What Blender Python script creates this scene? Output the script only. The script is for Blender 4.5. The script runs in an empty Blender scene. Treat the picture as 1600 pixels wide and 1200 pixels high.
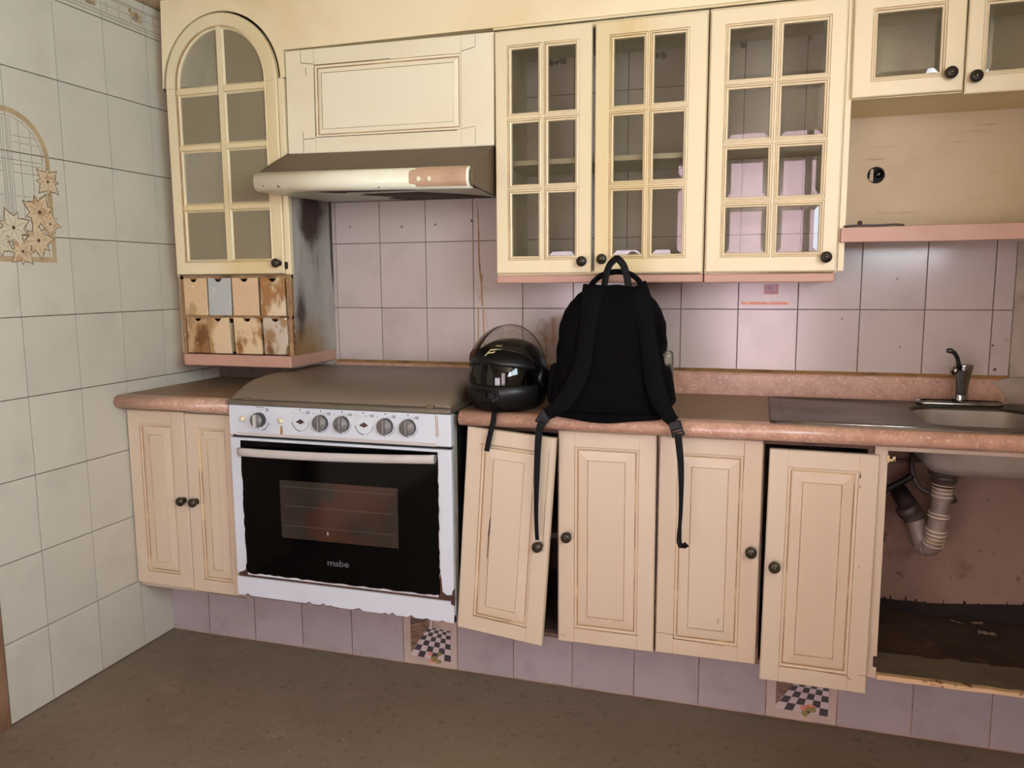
import bpy, math, random
from mathutils import Matrix, Vector, Euler
random.seed(7)
D = bpy.data
SC = bpy.context.scene
COL = SC.collection
pi = math.pi

# ------------------------------------------------------------------ camera
CAM = Vector((2.1735, -2.8187, 1.3603))
YAW, PITCH, ROLL, FPX = -0.30098, -0.12914, -0.00666, 1234.26
fw = Vector((math.sin(YAW)*math.cos(PITCH), math.cos(YAW)*math.cos(PITCH), math.sin(PITCH)))
rt = Vector((math.cos(YAW), -math.sin(YAW), 0)); up = rt.cross(fw)
r2 = rt*math.cos(ROLL) + up*math.sin(ROLL); u2 = up*math.cos(ROLL) - rt*math.sin(ROLL)
cd = D.cameras.new('camera'); cam = D.objects.new('camera', cd); COL.objects.link(cam)
cd.sensor_width = 36.0; cd.lens = FPX/1600*36.0; cd.clip_start = 0.05; cd.clip_end = 200
cam.matrix_world = Matrix(((r2.x, u2.x, -fw.x, CAM.x), (r2.y, u2.y, -fw.y, CAM.y), (r2.z, u2.z, -fw.z, CAM.z), (0, 0, 0, 1)))
SC.camera = cam

# ------------------------------------------------------------------ light and exposure
w = D.worlds.new('daylight'); SC.world = w; w.use_nodes = True
wn = w.node_tree; bg = wn.nodes['Background']
sky = wn.nodes.new('ShaderNodeTexSky'); sky.sky_type = 'NISHITA'
sky.sun_disc = False; sky.sun_elevation = math.radians(52); sky.sun_rotation = math.radians(200)
sky.air_density = 1.6; sky.dust_density = 4.0; sky.ozone_density = 0.6
wn.links.new(sky.outputs['Color'], bg.inputs['Color']); bg.inputs['Strength'].default_value = 0.25
sl = D.lights.new('sun', 'SUN'); sl.energy = 62.0; sl.angle = math.radians(1.0); sl.color = (0.95, 0.97, 1.0)
so = D.objects.new('sun', sl); COL.objects.link(so)
so.rotation_euler = Vector((0.25, -0.62, -0.75)).to_track_quat('-Z', 'Y').to_euler()

def area(name, loc, size, direction, energy, color, spread=180):
    l = D.lights.new(name, 'AREA'); l.shape = 'RECTANGLE'; l.size, l.size_y = size
    l.energy = energy; l.color = color; l.spread = math.radians(spread)
    o = D.objects.new(name, l); COL.objects.link(o); o.location = loc
    o.rotation_euler = Vector(direction).to_track_quat('-Z', 'Y').to_euler()
    return o
# fill lamps added out of view, each set in an invented wall opening
area('window_daylight', (3.12, -2.75, 1.86), (2.00, 0.86), (-1, 0.12, 0.5), 74, (0.83, 0.99, 1.08))
area('low_window_daylight', (0.95, -4.46, 0.86), (1.06, 0.92), (0, 1, 0.40), 12, (0.86, 0.99, 1.08))

vs = SC.view_settings
vs.view_transform = 'Standard'; vs.look = 'None'; vs.gamma = 1.0; vs.use_curve_mapping = False
vs.exposure = 0.42
try:
    SC.cycles.max_bounces = 8; SC.cycles.diffuse_bounces = 4; SC.cycles.glossy_bounces = 4
    SC.cycles.transparent_max_bounces = 16; SC.cycles.transmission_bounces = 4
    SC.cycles.caustics_reflective = False; SC.cycles.caustics_refractive = False
    SC.cycles.use_denoising = True; SC.cycles.sample_clamp_indirect = 6.0
except Exception:
    pass

# ------------------------------------------------------------------ materials
def lin(h):
    if not isinstance(h, str): return tuple(h)+(1.0,) if len(h) == 3 else h
    h = h.lstrip('#'); o = []
    for i in (0, 2, 4):
        c = int(h[i:i+2], 16)/255; o.append(c/12.92 if c <= .04045 else ((c+.055)/1.055)**2.4)
    return tuple(o)+(1.0,)

def mat(name, base, rough=0.5, metal=0.0, spec=0.5, layers=(), bump=None, coat=0.0, rnd=0.0, rough_noise=0.0):
    """layers: (colour, scale, lo, hi, stretch, detail) noise blotches laid over the base colour."""
    m = D.materials.new(name); m.use_nodes = True; nt = m.node_tree; N = nt.nodes; L = nt.links
    b = N['Principled BSDF']
    b.inputs['Base Color'].default_value = lin(base); b.inputs['Roughness'].default_value = rough
    b.inputs['Metallic'].default_value = metal; b.inputs['Specular IOR Level'].default_value = spec
    b.inputs['Coat Weight'].default_value = coat
    if not layers and not bump and not rnd: return m
    tc = N.new('ShaderNodeTexCoord'); vec = tc.outputs['Object']
    oi = N.new('ShaderNodeObjectInfo')
    add = N.new('ShaderNodeVectorMath'); add.operation = 'ADD'
    sc = N.new('ShaderNodeVectorMath'); sc.operation = 'SCALE'; sc.inputs['Scale'].default_value = 1.0
    cmb = N.new('ShaderNodeCombineXYZ')
    mul = N.new('ShaderNodeMath'); mul.operation = 'MULTIPLY'; mul.inputs[1].default_value = 37.0
    L.new(oi.outputs['Random'], mul.inputs[0])
    for k in range(3): L.new(mul.outputs[0], cmb.inputs[k])
    L.new(vec, add.inputs[0]); L.new(cmb.outputs[0], add.inputs[1]); vec = add.outputs[0]
    def noise(scale, stretch=(1, 1, 1), detail=4.0, rg=0.55):
        mp = N.new('ShaderNodeMapping'); mp.inputs['Scale'].default_value = stretch
        L.new(vec, mp.inputs['Vector'])
        n = N.new('ShaderNodeTexNoise'); n.inputs['Scale'].default_value = scale
        n.inputs['Detail'].default_value = detail; n.inputs['Roughness'].default_value = rg
        L.new(mp.outputs[0], n.inputs['Vector']); return n.outputs['Fac']
    cur = None
    rgb = N.new('ShaderNodeRGB'); rgb.outputs[0].default_value = lin(base); cur = rgb.outputs[0]
    if rnd:
        hs = N.new('ShaderNodeHueSaturation'); mr = N.new('ShaderNodeMapRange')
        mr.inputs['To Min'].default_value = 1-rnd; mr.inputs['To Max'].default_value = 1+rnd
        L.new(oi.outputs['Random'], mr.inputs['Value']); L.new(mr.outputs[0], hs.inputs['Value'])
        L.new(cur, hs.inputs['Color']); cur = hs.outputs['Color']
    for ly in layers:
        c, s, lo, hi = ly[:4]; st = ly[4] if len(ly) > 4 else (1, 1, 1); de = ly[5] if len(ly) > 5 else 4.0
        mr = N.new('ShaderNodeMapRange'); mr.interpolation_type = 'SMOOTHSTEP'
        mr.inputs['From Min'].default_value = lo; mr.inputs['From Max'].default_value = hi
        L.new(noise(s, st, de), mr.inputs['Value'])
        mx = N.new('ShaderNodeMix'); mx.data_type = 'RGBA'
        L.new(mr.outputs[0], mx.inputs[0]); L.new(cur, mx.inputs[6]); mx.inputs[7].default_value = lin(c)
        cur = mx.outputs[2]
    L.new(cur, b.inputs['Base Color'])
    if rough_noise:
        mr = N.new('ShaderNodeMapRange'); mr.inputs['To Min'].default_value = max(0.02, rough-rough_noise)
        mr.inputs['To Max'].default_value = rough+rough_noise
        L.new(noise(9), mr.inputs['Value']); L.new(mr.outputs[0], b.inputs['Roughness'])
    if bump:
        s, st, dist = bump[0], bump[1], bump[2]
        bp_ = N.new('ShaderNodeBump'); bp_.inputs['Strength'].default_value = st; bp_.inputs['Distance'].default_value = dist
        L.new(noise(s, bump[3] if len(bump) > 3 else (1, 1, 1)), bp_.inputs['Height']); L.new(bp_.outputs[0], b.inputs['Normal'])
    return m

def glass_mat(name, tint, dust, dust_amt, ior=1.5, rough=0.02, gloss=(1, 1, 1)):
    m = D.materials.new(name); m.use_nodes = True; nt = m.node_tree; N = nt.nodes; L = nt.links
    N.remove(N['Principled BSDF']); out = N['Material Output']
    tr = N.new('ShaderNodeBsdfTransparent'); tr.inputs[0].default_value = lin(tint)
    df = N.new('ShaderNodeBsdfDiffuse'); df.inputs[0].default_value = lin(dust)
    gl = N.new('ShaderNodeBsdfGlossy'); gl.inputs['Roughness'].default_value = rough; gl.inputs['Color'].default_value = lin(gloss)
    fr = N.new('ShaderNodeFresnel'); fr.inputs['IOR'].default_value = ior
    m1 = N.new('ShaderNodeMixShader'); m1.inputs[0].default_value = dust_amt
    m2 = N.new('ShaderNodeMixShader')
    L.new(tr.outputs[0], m1.inputs[1]); L.new(df.outputs[0], m1.inputs[2])
    L.new(fr.outputs[0], m2.inputs[0]); L.new(m1.outputs[0], m2.inputs[1]); L.new(gl.outputs[0], m2.inputs[2])
    L.new(m2.outputs[0], out.inputs['Surface'])
    return m

M_ = {}
GR = (1, 1, 0.12)
M_['cream'] = mat('cream_paint', '#decfa9', 0.42, layers=[('#d4c08f', 3.0, .42, .72, GR), ('#c39a5c', 5.0, .64, .86, (1, 1, .5)), ('#6a4326', 46.0, .775, .81, (1, 1, .35))], bump=(60, .08, .002, (1, 1, .08)))
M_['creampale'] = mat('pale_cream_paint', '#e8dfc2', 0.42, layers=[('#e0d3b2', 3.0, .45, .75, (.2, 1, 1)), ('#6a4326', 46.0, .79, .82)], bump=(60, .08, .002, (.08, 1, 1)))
M_['cream_low'] = mat('aged_cream_paint', '#c2b299', 0.45, layers=[('#bba68c', 3.0, .45, .8, GR), ('#b08d62', 5.0, .66, .90, (1, 1, .5)), ('#5d3a28', 50.0, .78, .81, (1, 1, .35))], bump=(60, .08, .002, (1, 1, .08)))  # darker, less yellow cream for the base cabinets
M_['glaze'] = mat('brown_glaze', '#a07c56', 0.6, layers=[('#664226', 18.0, .55, .78), ('#c4a476', 9.0, .5, .62)])
M_['cabin'] = mat('cabinet_inside', '#c4b596', 0.6, layers=[('#a8977a', 4.0, .45, .8)])
M_['soffit'] = mat('soffit_paint', '#ead9b2', 0.55, layers=[('#dcc698', 2.0, .4, .75), ('#c9a066', 3.5, .66, .88)])
M_['pinkpaint'] = mat('pink_paint', '#b48c78', 0.5, layers=[('#a87f6d', 5.0, .45, .75), ('#7a4a36', 30.0, .76, .81)])
M_['ceil'] = mat('ceiling_paint', '#bfa987', 0.7, layers=[('#ae9674', 3.0, .4, .7)])
M_['tile'] = mat('glazed_wall_tile', '#c3beae', 0.42, spec=0.4, layers=[('#bcb6a7', 6.0, .45, .75), ('#7c6f60', 24.0, .80, .84)], rnd=0.025, bump=(45, .05, .002))
M_['tileback'] = mat('glazed_backsplash_tile', '#b5aaa2', 0.16, spec=0.45, layers=[('#ada19a', 6.0, .45, .75), ('#5a4a42', 26.0, .79, .82)], rnd=0.025, bump=(45, .05, .002))
M_['tiletoe'] = mat('plinth_tile', '#9d9393', 0.26, spec=0.45, layers=[('#928889', 12.0, .48, .78), ('#978980', 5.0, .60, .84), ('#5f5050', 30.0, .79, .82)], rnd=0.025, bump=(45, .05, .002))
M_['tiledecor'] = mat('plinth_decor_tile', '#b3a296', 0.25, layers=[('#a49286', 8.0, .45, .7)])
M_['grout'] = mat('grout', '#6b5b50', 0.9, layers=[('#54463d', 20.0, .45, .7)])
M_['grouttoe'] = mat('plinth_grout', '#a08066', 0.85, layers=[('#7a5e4a', 14.0, .45, .7)])
M_['floor'] = mat('worn_cement_floor', '#7a6b59', 0.6, layers=[('#706251', 2.2, .42, .75), ('#837464', 6.0, .55, .8), ('#625343', 42.0, .55, .75), ('#8f7f68', 80.0, .6, .78), ('#483a2f', 20.0, .73, .80)], bump=(60, .25, .003), rough_noise=.1)
M_['plaster'] = mat('room_plaster', '#c9bba2', 0.8, layers=[('#b5a58a', 2.0, .45, .75)])
M_['oldplaster'] = mat('old_grey_plaster', '#a59a8b', 0.85, layers=[('#8e8274', 9.0, .45, .75), ('#b5a794', 20.0, .6, .8)])
M_['pinkwall'] = mat('pink_stucco', '#dcc2ca', 0.9, layers=[('#ad8893', 34.0, .48, .66), ('#efe2e6', 60.0, .55, .72)], bump=(40, .6, .02))
M_['counter'] = mat('pink_stone_laminate', '#bd9680', 0.3, layers=[('#ae8772', 30.0, .42, .65), ('#d6b9a3', 130.0, .55, .68, (1, 1, 1), 6.0), ('#a5795f', 160.0, .6, .72)], coat=.1)
M_['countertop'] = mat('dusty_laminate_top', '#93785f', 0.45, spec=.25, layers=[('#856a53', 3.0, .4, .75), ('#8b6f59', 40.0, .5, .7)])
M_['bowlsteel'] = mat('sink_bowl_steel', '#a0978d', 0.5, metal=.4, layers=[('#857c72', 6.0, .45, .75)])
M_['framedark'] = mat('dirty_cabinet_frame', '#5f473a', .7, layers=[('#8d745e', 9.0, .55, .75), ('#3d2a22', 20.0, .5, .7)])  # dark colour stands for the shade in the gaps between doors
M_['basedark'] = mat('dark_cabinet_inside', '#4a3a30', .8, layers=[('#33271f', 5.0, .45, .75)])  # dark brown puts the unlit depth behind the doors into the colour
M_['stovedark'] = mat('sooty_stove_side', '#1b1a1a', .6, layers=[('#2a2624', 8.0, .5, .75)])  # near-black body behind the pale front band
M_['steel'] = mat('sink_steel', '#57524a', 0.38, metal=.8, layers=[('#48443d', 4.0, .45, .75), ('#3c3832', 30.0, .62, .8)], rough_noise=.1)
M_['chrome'] = mat('dull_chrome', '#a9a8a4', 0.18, metal=1.0, layers=[('#6e6b66', 20.0, .5, .8)])
M_['darkchrome'] = mat('worn_dark_chrome', '#4b4944', 0.3, metal=.9, layers=[('#2c2a27', 20.0, .5, .8)])
M_['white'] = mat('stove_enamel', '#c7cdd3', 0.22, spec=.5, layers=[('#bfc5cb', 5.0, .5, .8)])
M_['whiteside'] = mat('dirty_enamel', '#b3a799', 0.4, layers=[('#8b7a68', 12.0, .5, .75), ('#d6d2cc', 9.0, .55, .75)])
M_['rust'] = mat('rust', '#4a2b20', 0.8, layers=[('#2a1814', 30.0, .45, .7), ('#7a4a30', 40.0, .6, .75)])
M_['blackglass'] = mat('black_glass', '#020203', 0.08, spec=.22)
M_['ovenwin'] = mat('oven_window_glass', '#2b2621', 0.10, spec=.5, layers=[('#38322c', 3.0, .4, .7), ('#40261c', 2.2, .5, .62)])  # grey tint and reddish blotches stand for the room's reflection
M_['oveninside'] = mat('oven_inside', '#2a2622', .6)
M_['handle'] = mat('handle_plastic', '#b6b1ab', 0.35, layers=[('#a29c95', 8.0, .5, .8)])
M_['lid'] = mat('dusty_glass_lid', '#6f6253', 0.35, spec=.35, layers=[('#675a46', 3.0, .45, .8), ('#5b5341', 20.0, .70, .85)])
M_['lidrim'] = mat('lid_rim', '#6a6254', 0.35, metal=.3, layers=[('#57503f', 10.0, .5, .8)])
M_['knobgrey'] = mat('grey_knob', '#6e6b68', 0.32, layers=[('#5a5754', 12.0, .5, .8)])
M_['knobdark'] = mat('knob_rim', '#2e2c2b', 0.35)
M_['ink'] = mat('grey_print', '#4a4a50', .6)
M_['ivory'] = mat('yellowed_plastic', '#ddd3b4', .4)
M_['logo'] = mat('faint_print', '#4c4c4e', .5)
M_['hood'] = mat('hood_top_dusty', '#665743', 0.5, spec=.3, layers=[('#5b4c39', 4.0, .42, .75), ('#4a3b2e', 36.0, .72, .8)])
M_['hoodfront'] = mat('hood_front_enamel', '#efedd6', 0.2, layers=[('#e4dfc0', 4.0, .45, .75), ('#cdb184', 22.0, .72, .84)])
M_['hoodbeige'] = mat('hood_control_strip', '#bd9c80', 0.35, layers=[('#ab8a70', 8.0, .45, .75)])
M_['hoodunder'] = mat('hood_underside', '#c9c9b8', 0.4, layers=[('#b0ae9a', 5.0, .45, .75), ('#5c4436', 18.0, .74, .82)])
M_['black'] = mat('black_void', '#0a0807', .8)
M_['knobiron'] = mat('dark_bronze_knob', '#3f372c', 0.38, metal=.5, layers=[('#23201b', 40.0, .45, .7), ('#5c4f3c', 60.0, .6, .75)])
M_['bag'] = mat('black_fabric', '#050406', 0.9, spec=.08, layers=[('#080608', 6.0, .4, .7)], bump=(700, .2, .001))
M_['strap'] = mat('black_strap_fabric', '#060507', 0.85, spec=.1, bump=(900, .2, .001))
M_['webbing'] = mat('black_webbing', '#060607', 0.7, spec=.2, bump=(800, .3, .001))
M_['buckle'] = mat('black_plastic', '#08090a', 0.5, spec=.3)
M_['helmet'] = mat('black_helmet_shell', '#050505', 0.25, spec=.3)
M_['helmetmatt'] = mat('black_helmet_plastic', '#090808', 0.4, spec=.35)
M_['visor_in'] = mat('dark_sun_shield', '#030303', 0.06, spec=.45)
M_['gold'] = mat('yellow_emblem_print', '#d8cf9a', .4)
M_['visor'] = glass_mat('smoked_clear_visor', (.72, .69, .66), '#4a4744', .06, 1.45, .05)
M_['pane'] = glass_mat('dusty_cabinet_glass', (.80, .80, .74), '#8b8468', .12, 1.52, .012, (1, .93, .95))
M_['panedirty'] = glass_mat('grimy_cabinet_glass', (.62, .62, .52), '#a39779', .58, 1.5, .22)
M_['bottle'] = glass_mat('cloudy_bottle_plastic', (.80, .80, .72), '#a09a84', .3, 1.4, .06)
M_['cap'] = mat('pale_bottle_cap', '#c9cfce', .4)
M_['grime'] = mat('grimy_painted_board', '#a8a298', 0.75, layers=[('#8b8680', 4.0, .40, .64, (1, 1, .3)), ('#5b5254', 5.0, .52, .72, (1, 1.6, .3), 7.0), ('#8a7050', 4.5, .58, .78, (1, 1, .6)), ('#3e2c28', 16.0, .66, .76, (1, 1, .6), 6.0)])
M_['grimebrown'] = mat('burnt_brown_stain', '#3b2824', 0.6, layers=[('#2c1d1b', 8.0, .4, .7), ('#54403a', 14.0, .6, .75)])
dr_cols = [('#c8ac84', '#a98d62', .58), ('#a9aca6', '#c4b090', .66), ('#cbac88', '#8a5a26', .66), ('#d0bd9c', '#94693a', .50),
           ('#b4966e', '#8a6238', .46), ('#cbb38f', '#a17c4c', .56), ('#ccb28c', '#8a5a24', .54), ('#b9ac98', '#94744e', .47)]
DRM = [mat('stained_drawer_paint', a, .5, layers=[(b, 11.0, t-.05, t+.06, (1, 1, .7), 8.0), ('#6b431c', 13.0, t+.07, t+.15, (1, 1, .6), 8.0), ('#e2d6bc', 34.0, .66, .71, (1, 1, 1), 6.0), ('#4a3018', 60.0, .74, .78)]) for a, b, t in dr_cols]
M_['drawerframe'] = mat('rusty_drawer_frame', '#8f6f4b', .6, layers=[('#5e3c1e', 14.0, .45, .7), ('#c2a680', 20.0, .58, .72)])
M_['undersink'] = mat('stained_back_board', '#8c7462', 0.8, layers=[('#7b6250', 3.0, .4, .7), ('#5c3d2b', 5.0, .54, .76, (1, 1, 1), 9.0), ('#38221a', 16.0, .63, .74, (1, 1, 1), 7.0)])
M_['rotfloor'] = mat('rotten_dark_board', '#4a372b', 0.85, layers=[('#37271e', 5.0, .4, .7), ('#5e4a38', 14.0, .58, .75)], bump=(40, .5, .006))
M_['voidbrown'] = mat('dark_rotten_wood', '#21160f', .9, layers=[('#120c09', 20.0, .45, .7)])  # dark fill for the shaded gap and rubble below the back board
M_['boardedge'] = mat('grey_worn_board', '#6d6152', 0.7, layers=[('#5b5044', 6.0, .45, .7), ('#3c332b', 12.0, .66, .78)])
M_['chipped'] = mat('chipped_cream_edge', '#cdb087', 0.6, layers=[('#6b4122', 22.0, .56, .64), ('#8c5f35', 40.0, .6, .7)])
M_['pipe'] = mat('grey_plastic_pipe', '#84756a', 0.45, layers=[('#64564a', 10.0, .45, .75), ('#8c7046', 7.0, .58, .78)])
M_['piperib'] = mat('pale_pipe_rib', '#d2c4ae', 0.4, layers=[('#b8955a', 5.0, .5, .7)])
M_['pipedark'] = mat('dark_pipe_fitting', '#4c3f3a', 0.5, layers=[('#33292a', 10.0, .45, .75)])
M_['rubber'] = mat('black_rubber_hose', '#161312', 0.55)
M_['brass'] = mat('brass_hinge', '#c7b78c', 0.3, metal=.9)
M_['paper'] = mat('paper_scrap', '#9a8a7c', .8)
M_['band'] = mat('print_tan', '#b39c78', .3, layers=[('#a58d68', 12.0, .4, .7)])
M_['line'] = mat('print_grey_line', '#8a7d72', .35)
M_['petal'] = mat('print_petal', '#cbb594', .3, layers=[('#b99470', 30.0, .45, .65)])
M_['petalo'] = mat('print_petal_outline', '#8c795f', .35)
M_['petalpale'] = mat('print_petal_pale', '#c9c0a6', .3, layers=[('#bba98a', 24.0, .5, .7)])
M_['seed'] = mat('print_flower_centre', '#5c4a3e', .4)
M_['utens'] = mat('print_utensil', '#a88474', .3)
M_['utensl'] = mat('print_utensil_line', '#8c6c5c', .35)
M_['checkd'] = mat('print_check_dark', '#3b3538', .35)
M_['checkw'] = mat('print_check_pale', '#b5a7a3', .35)
M_['pbrown'] = mat('print_brown', '#7d6450', .4, layers=[('#5c4538', 30.0, .45, .65, (1, 1, 3))])
M_['pgreen'] = mat('print_olive', '#7f7640', .4, layers=[('#9a5a40', 40.0, .55, .65)])
M_['stain'] = mat('brown_drip_stain', '#94703f', .4, layers=[('#6d4f2c', 12.0, .45, .7)])
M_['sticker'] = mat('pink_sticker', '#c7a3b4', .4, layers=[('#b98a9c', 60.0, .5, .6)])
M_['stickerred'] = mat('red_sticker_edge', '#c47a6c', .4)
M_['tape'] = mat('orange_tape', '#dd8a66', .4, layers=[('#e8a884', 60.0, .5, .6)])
M_['casing'] = mat('brown_door_casing', '#8c6c52', .5, layers=[('#6b4d38', 6.0, .45, .7)])
M_['socket'] = mat('beige_socket', '#c0a888', .5)
M_['wirered'] = mat('dusty_cable', '#3a2c26', .6)

# ------------------------------------------------------------------ mesh helpers
class B:
    def __init__(s): s.v = []; s.f = []; s.m = []; s.s = []
    def add(s, vs, fs, mi=0, sm=False):
        n = len(s.v); s.v += [tuple(v) for v in vs]
        for f in fs: s.f.append([n+i for i in f]); s.m.append(mi); s.s.append(sm)
        return s
    def box(s, x0, x1, y0, y1, z0, z1, mi=0):
        return s.add([(x0, y0, z0), (x1, y0, z0), (x1, y1, z0), (x0, y1, z0), (x0, y0, z1), (x1, y0, z1), (x1, y1, z1), (x0, y1, z1)],
                     [(0, 3, 2, 1), (4, 5, 6, 7), (0, 1, 5, 4), (1, 2, 6, 5), (2, 3, 7, 6), (3, 0, 4, 7)], mi)
    def loft(s, rings, mi=0, closed=True, cap=True, sm=True):
        n = len(rings[0]); vs = [p for r in rings for p in r]; fs = []
        for i in range(len(rings)-1):
            for j in range(n if closed else n-1):
                k = (j+1) % n; fs.append((i*n+j, i*n+k, (i+1)*n+k, (i+1)*n+j))
        s.add(vs, fs, mi, sm)
        if cap and closed:
            s.add(rings[0], [tuple(range(n))[::-1]], mi); s.add(rings[-1], [tuple(range(n))], mi)
        return s
    def tube(s, path, r, n=10, mi=0, cap=True):
        path = [Vector(p) for p in path]; rings = []; prev = None
        for i, p in enumerate(path):
            t = (path[min(i+1, len(path)-1)] - path[max(i-1, 0)]).normalized()
            if prev is None:
                a = Vector((0, 0, 1)) if abs(t.z) < .9 else Vector((1, 0, 0)); u = t.cross(a).normalized()
            else: u = (prev - t*prev.dot(t)).normalized()
            prev = u; v = t.cross(u); rr = r[i] if isinstance(r, (list, tuple)) else r
            rings.append([p + (u*math.cos(2*pi*k/n) + v*math.sin(2*pi*k/n))*rr for k in range(n)])
        return s.loft(rings, mi, True, cap)
    def lathe(s, prof, o, axis=(0, 0, 1), n=20, mi=0, cap=True):
        ax = Vector(axis).normalized(); a = Vector((0, 0, 1)) if abs(ax.z) < .9 else Vector((1, 0, 0))
        u = ax.cross(a).normalized(); v = ax.cross(u); o = Vector(o)
        return s.loft([[o + ax*h + (u*math.cos(2*pi*k/n) + v*math.sin(2*pi*k/n))*max(r, 1e-4) for k in range(n)] for r, h in prof], mi, True, cap)
    def ribbon(s, path, wid, th, nrm=(0, -1, 0), mi=0):
        path = [Vector(p) for p in path]; rings = []
        for i, p in enumerate(path):
            t = (path[min(i+1, len(path)-1)] - path[max(i-1, 0)]).normalized(); nn = Vector(nrm[i] if isinstance(nrm, list) else nrm)
            sd = t.cross(nn).normalized(); nn = sd.cross(t).normalized()
            ww = (wid[i] if isinstance(wid, (list, tuple)) else wid)/2; tt = (th[i] if isinstance(th, (list, tuple)) else th)/2
            rings.append([p+sd*ww*a+nn*tt*b for a, b in ((-1, -.4), (-.9, -1), (.9, -1), (1, -.4), (1, .4), (.9, 1), (-.9, 1), (-1, .4))])
        return s.loft(rings, mi, True, True)
    def extr(s, poly, f0, f1, mi=0, sm=False):
        a = [f0(*p) for p in poly]; b = [f1(*p) for p in poly]; return s.loft([a, b], mi, True, True, sm)
    def obj(s, name, mats, parent=None, local=False, bevel=0.0, seg=2, loc=None, rot=None, sub=0, kind=None):
        me = D.meshes.new(name); me.from_pydata(s.v, [], s.f)
        for m in (mats if isinstance(mats, (list, tuple)) else [mats]): me.materials.append(M_[m] if isinstance(m, str) else m)
        me.polygons.foreach_set('material_index', s.m); me.polygons.foreach_set('use_smooth', s.s)
        me.validate(); me.update()
        import bmesh
        bm = bmesh.new(); bm.from_mesh(me)
        bmesh.ops.remove_doubles(bm, verts=bm.verts, dist=1e-6)
        bmesh.ops.recalc_face_normals(bm, faces=bm.faces); bm.to_mesh(me); bm.free()
        return link(name, me, parent, local, bevel, seg, loc, rot, sub, kind)

def wmat(o):
    m = o.matrix_basis.copy()
    if o.parent is not None: m = wmat(o.parent) @ o.matrix_parent_inverse @ m
    return m

def link(name, me, parent=None, local=False, bevel=0.0, seg=2, loc=None, rot=None, sub=0, kind=None):
    o = D.objects.new(name, me); COL.objects.link(o)
    if loc is not None: o.location = loc
    if rot is not None: o.rotation_euler = rot
    if parent is not None:
        o.parent = parent
        if not local: o.matrix_parent_inverse = wmat(parent).inverted()
    if bevel:
        b = o.modifiers.new('bevel', 'BEVEL'); b.width = bevel; b.segments = seg; b.limit_method = 'ANGLE'; b.angle_limit = math.radians(40)
        b.harden_normals = False
    if sub:
        q = o.modifiers.new('subdivision', 'SUBSURF'); q.levels = sub; q.render_levels = sub
    if kind: o['kind'] = kind
    return o

def thing(name, label, cat, loc, group=None):
    o = D.objects.new(name, None); COL.objects.link(o); o.location = loc; o.empty_display_size = .1
    tag(o, label, cat, group); return o
def tag(o, label, cat, group=None):
    o['label'] = label; o['category'] = cat
    if group: o['group'] = group
    return o
def circ(n, r, a0=0.0): return [(r*math.cos(a0+2*pi*k/n), r*math.sin(a0+2*pi*k/n)) for k in range(n)]

# ------------------------------------------------------------------ room shell
XR = 3.06; CZ = 2.375; YB = -4.4
B().box(-.2, 4.6, -8.0, .15, -.12, 0).obj('floor', 'floor', kind='structure')
B().box(-.2, 3.4, YB-.12, .15, CZ, CZ+.12).obj('ceiling', 'ceil', kind='structure')
wall_left = B().box(-.15, -.004, -1.09, .15, 0, CZ).obj('wall_left', 'grout', kind='structure')
wall_back = B().box(-.15, XR+.02, .0035, .15, 0, CZ).obj('wall_back', 'grout', kind='structure')
b = B().box(XR, XR+.15, -1.72, .15, 0, CZ).box(XR, XR+.15, YB, -3.80, 0, CZ).box(XR, XR+.15, -3.80, -1.72, 0, 1.40).box(XR, XR+.15, -3.80, -1.72, 2.31, CZ)
b.obj('wall_right', 'plaster', kind='structure')
b = B().box(-.15, -.02, -4.4, -1.98, 0, CZ).box(-.15, -.02, -1.98, -1.09, 2.12, CZ)
b.obj('wall_left', 'plaster', kind='structure')
# doorway behind the camera
b = B().box(-.15, .38, YB-.12, YB, 0, CZ).box(1.52, 1.80, YB-.12, YB, 0, CZ).box(.38, 1.52, YB-.12, YB, 0, .36).box(.38, 1.52, YB-.12, YB, 1.36, CZ).box(2.66, XR+.15, YB-.12, YB, 0, CZ).box(1.80, 2.66, YB-.12, YB, 2.32, CZ)
b.obj('wall_rear', 'plaster', kind='structure')
b = B()
for x0, x1 in ((1.80, 1.84), (2.62, 2.66)): b.box(x0, x1, YB-.13, YB+.015, 0, 2.32)
b.box(1.80, 2.66, YB-.13, YB+.015, 2.28, 2.32).box(2.49, 2.54, YB-.09, YB-.05, 0, 2.28)
b.obj('door_2', 'casing', kind='structure')
B().box(-2.5, 6.5, -8.2, -8.0, -.1, 4.6).obj('wall_outside', 'pinkwall', kind='structure')
b = B()
for y0, y1 in ((-3.80, -3.75), (-1.77, -1.72), (-2.785, -2.735)): b.box(XR+.03, XR+.09, y0, y1, 1.40, 2.31)
b.box(XR+.03, XR+.09, -3.80, -1.72, 1.40, 1.44).box(XR+.03, XR+.09, -3.80, -1.72, 2.27, 2.31)
b.obj('window_1', 'casing', kind='structure')  # invented frame around the added side lamp
b = B()
for x0, x1 in ((.38, .42), (1.48, 1.52), (.935, .965)): b.box(x0, x1, YB-.04, YB+.01, .36, 1.36)
b.box(.38, 1.52, YB-.04, YB+.01, .36, .40).box(.38, 1.52, YB-.04, YB+.01, 1.32, 1.36).obj('window_2', 'casing', kind='structure')  # invented frame around the added low lamp
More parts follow.
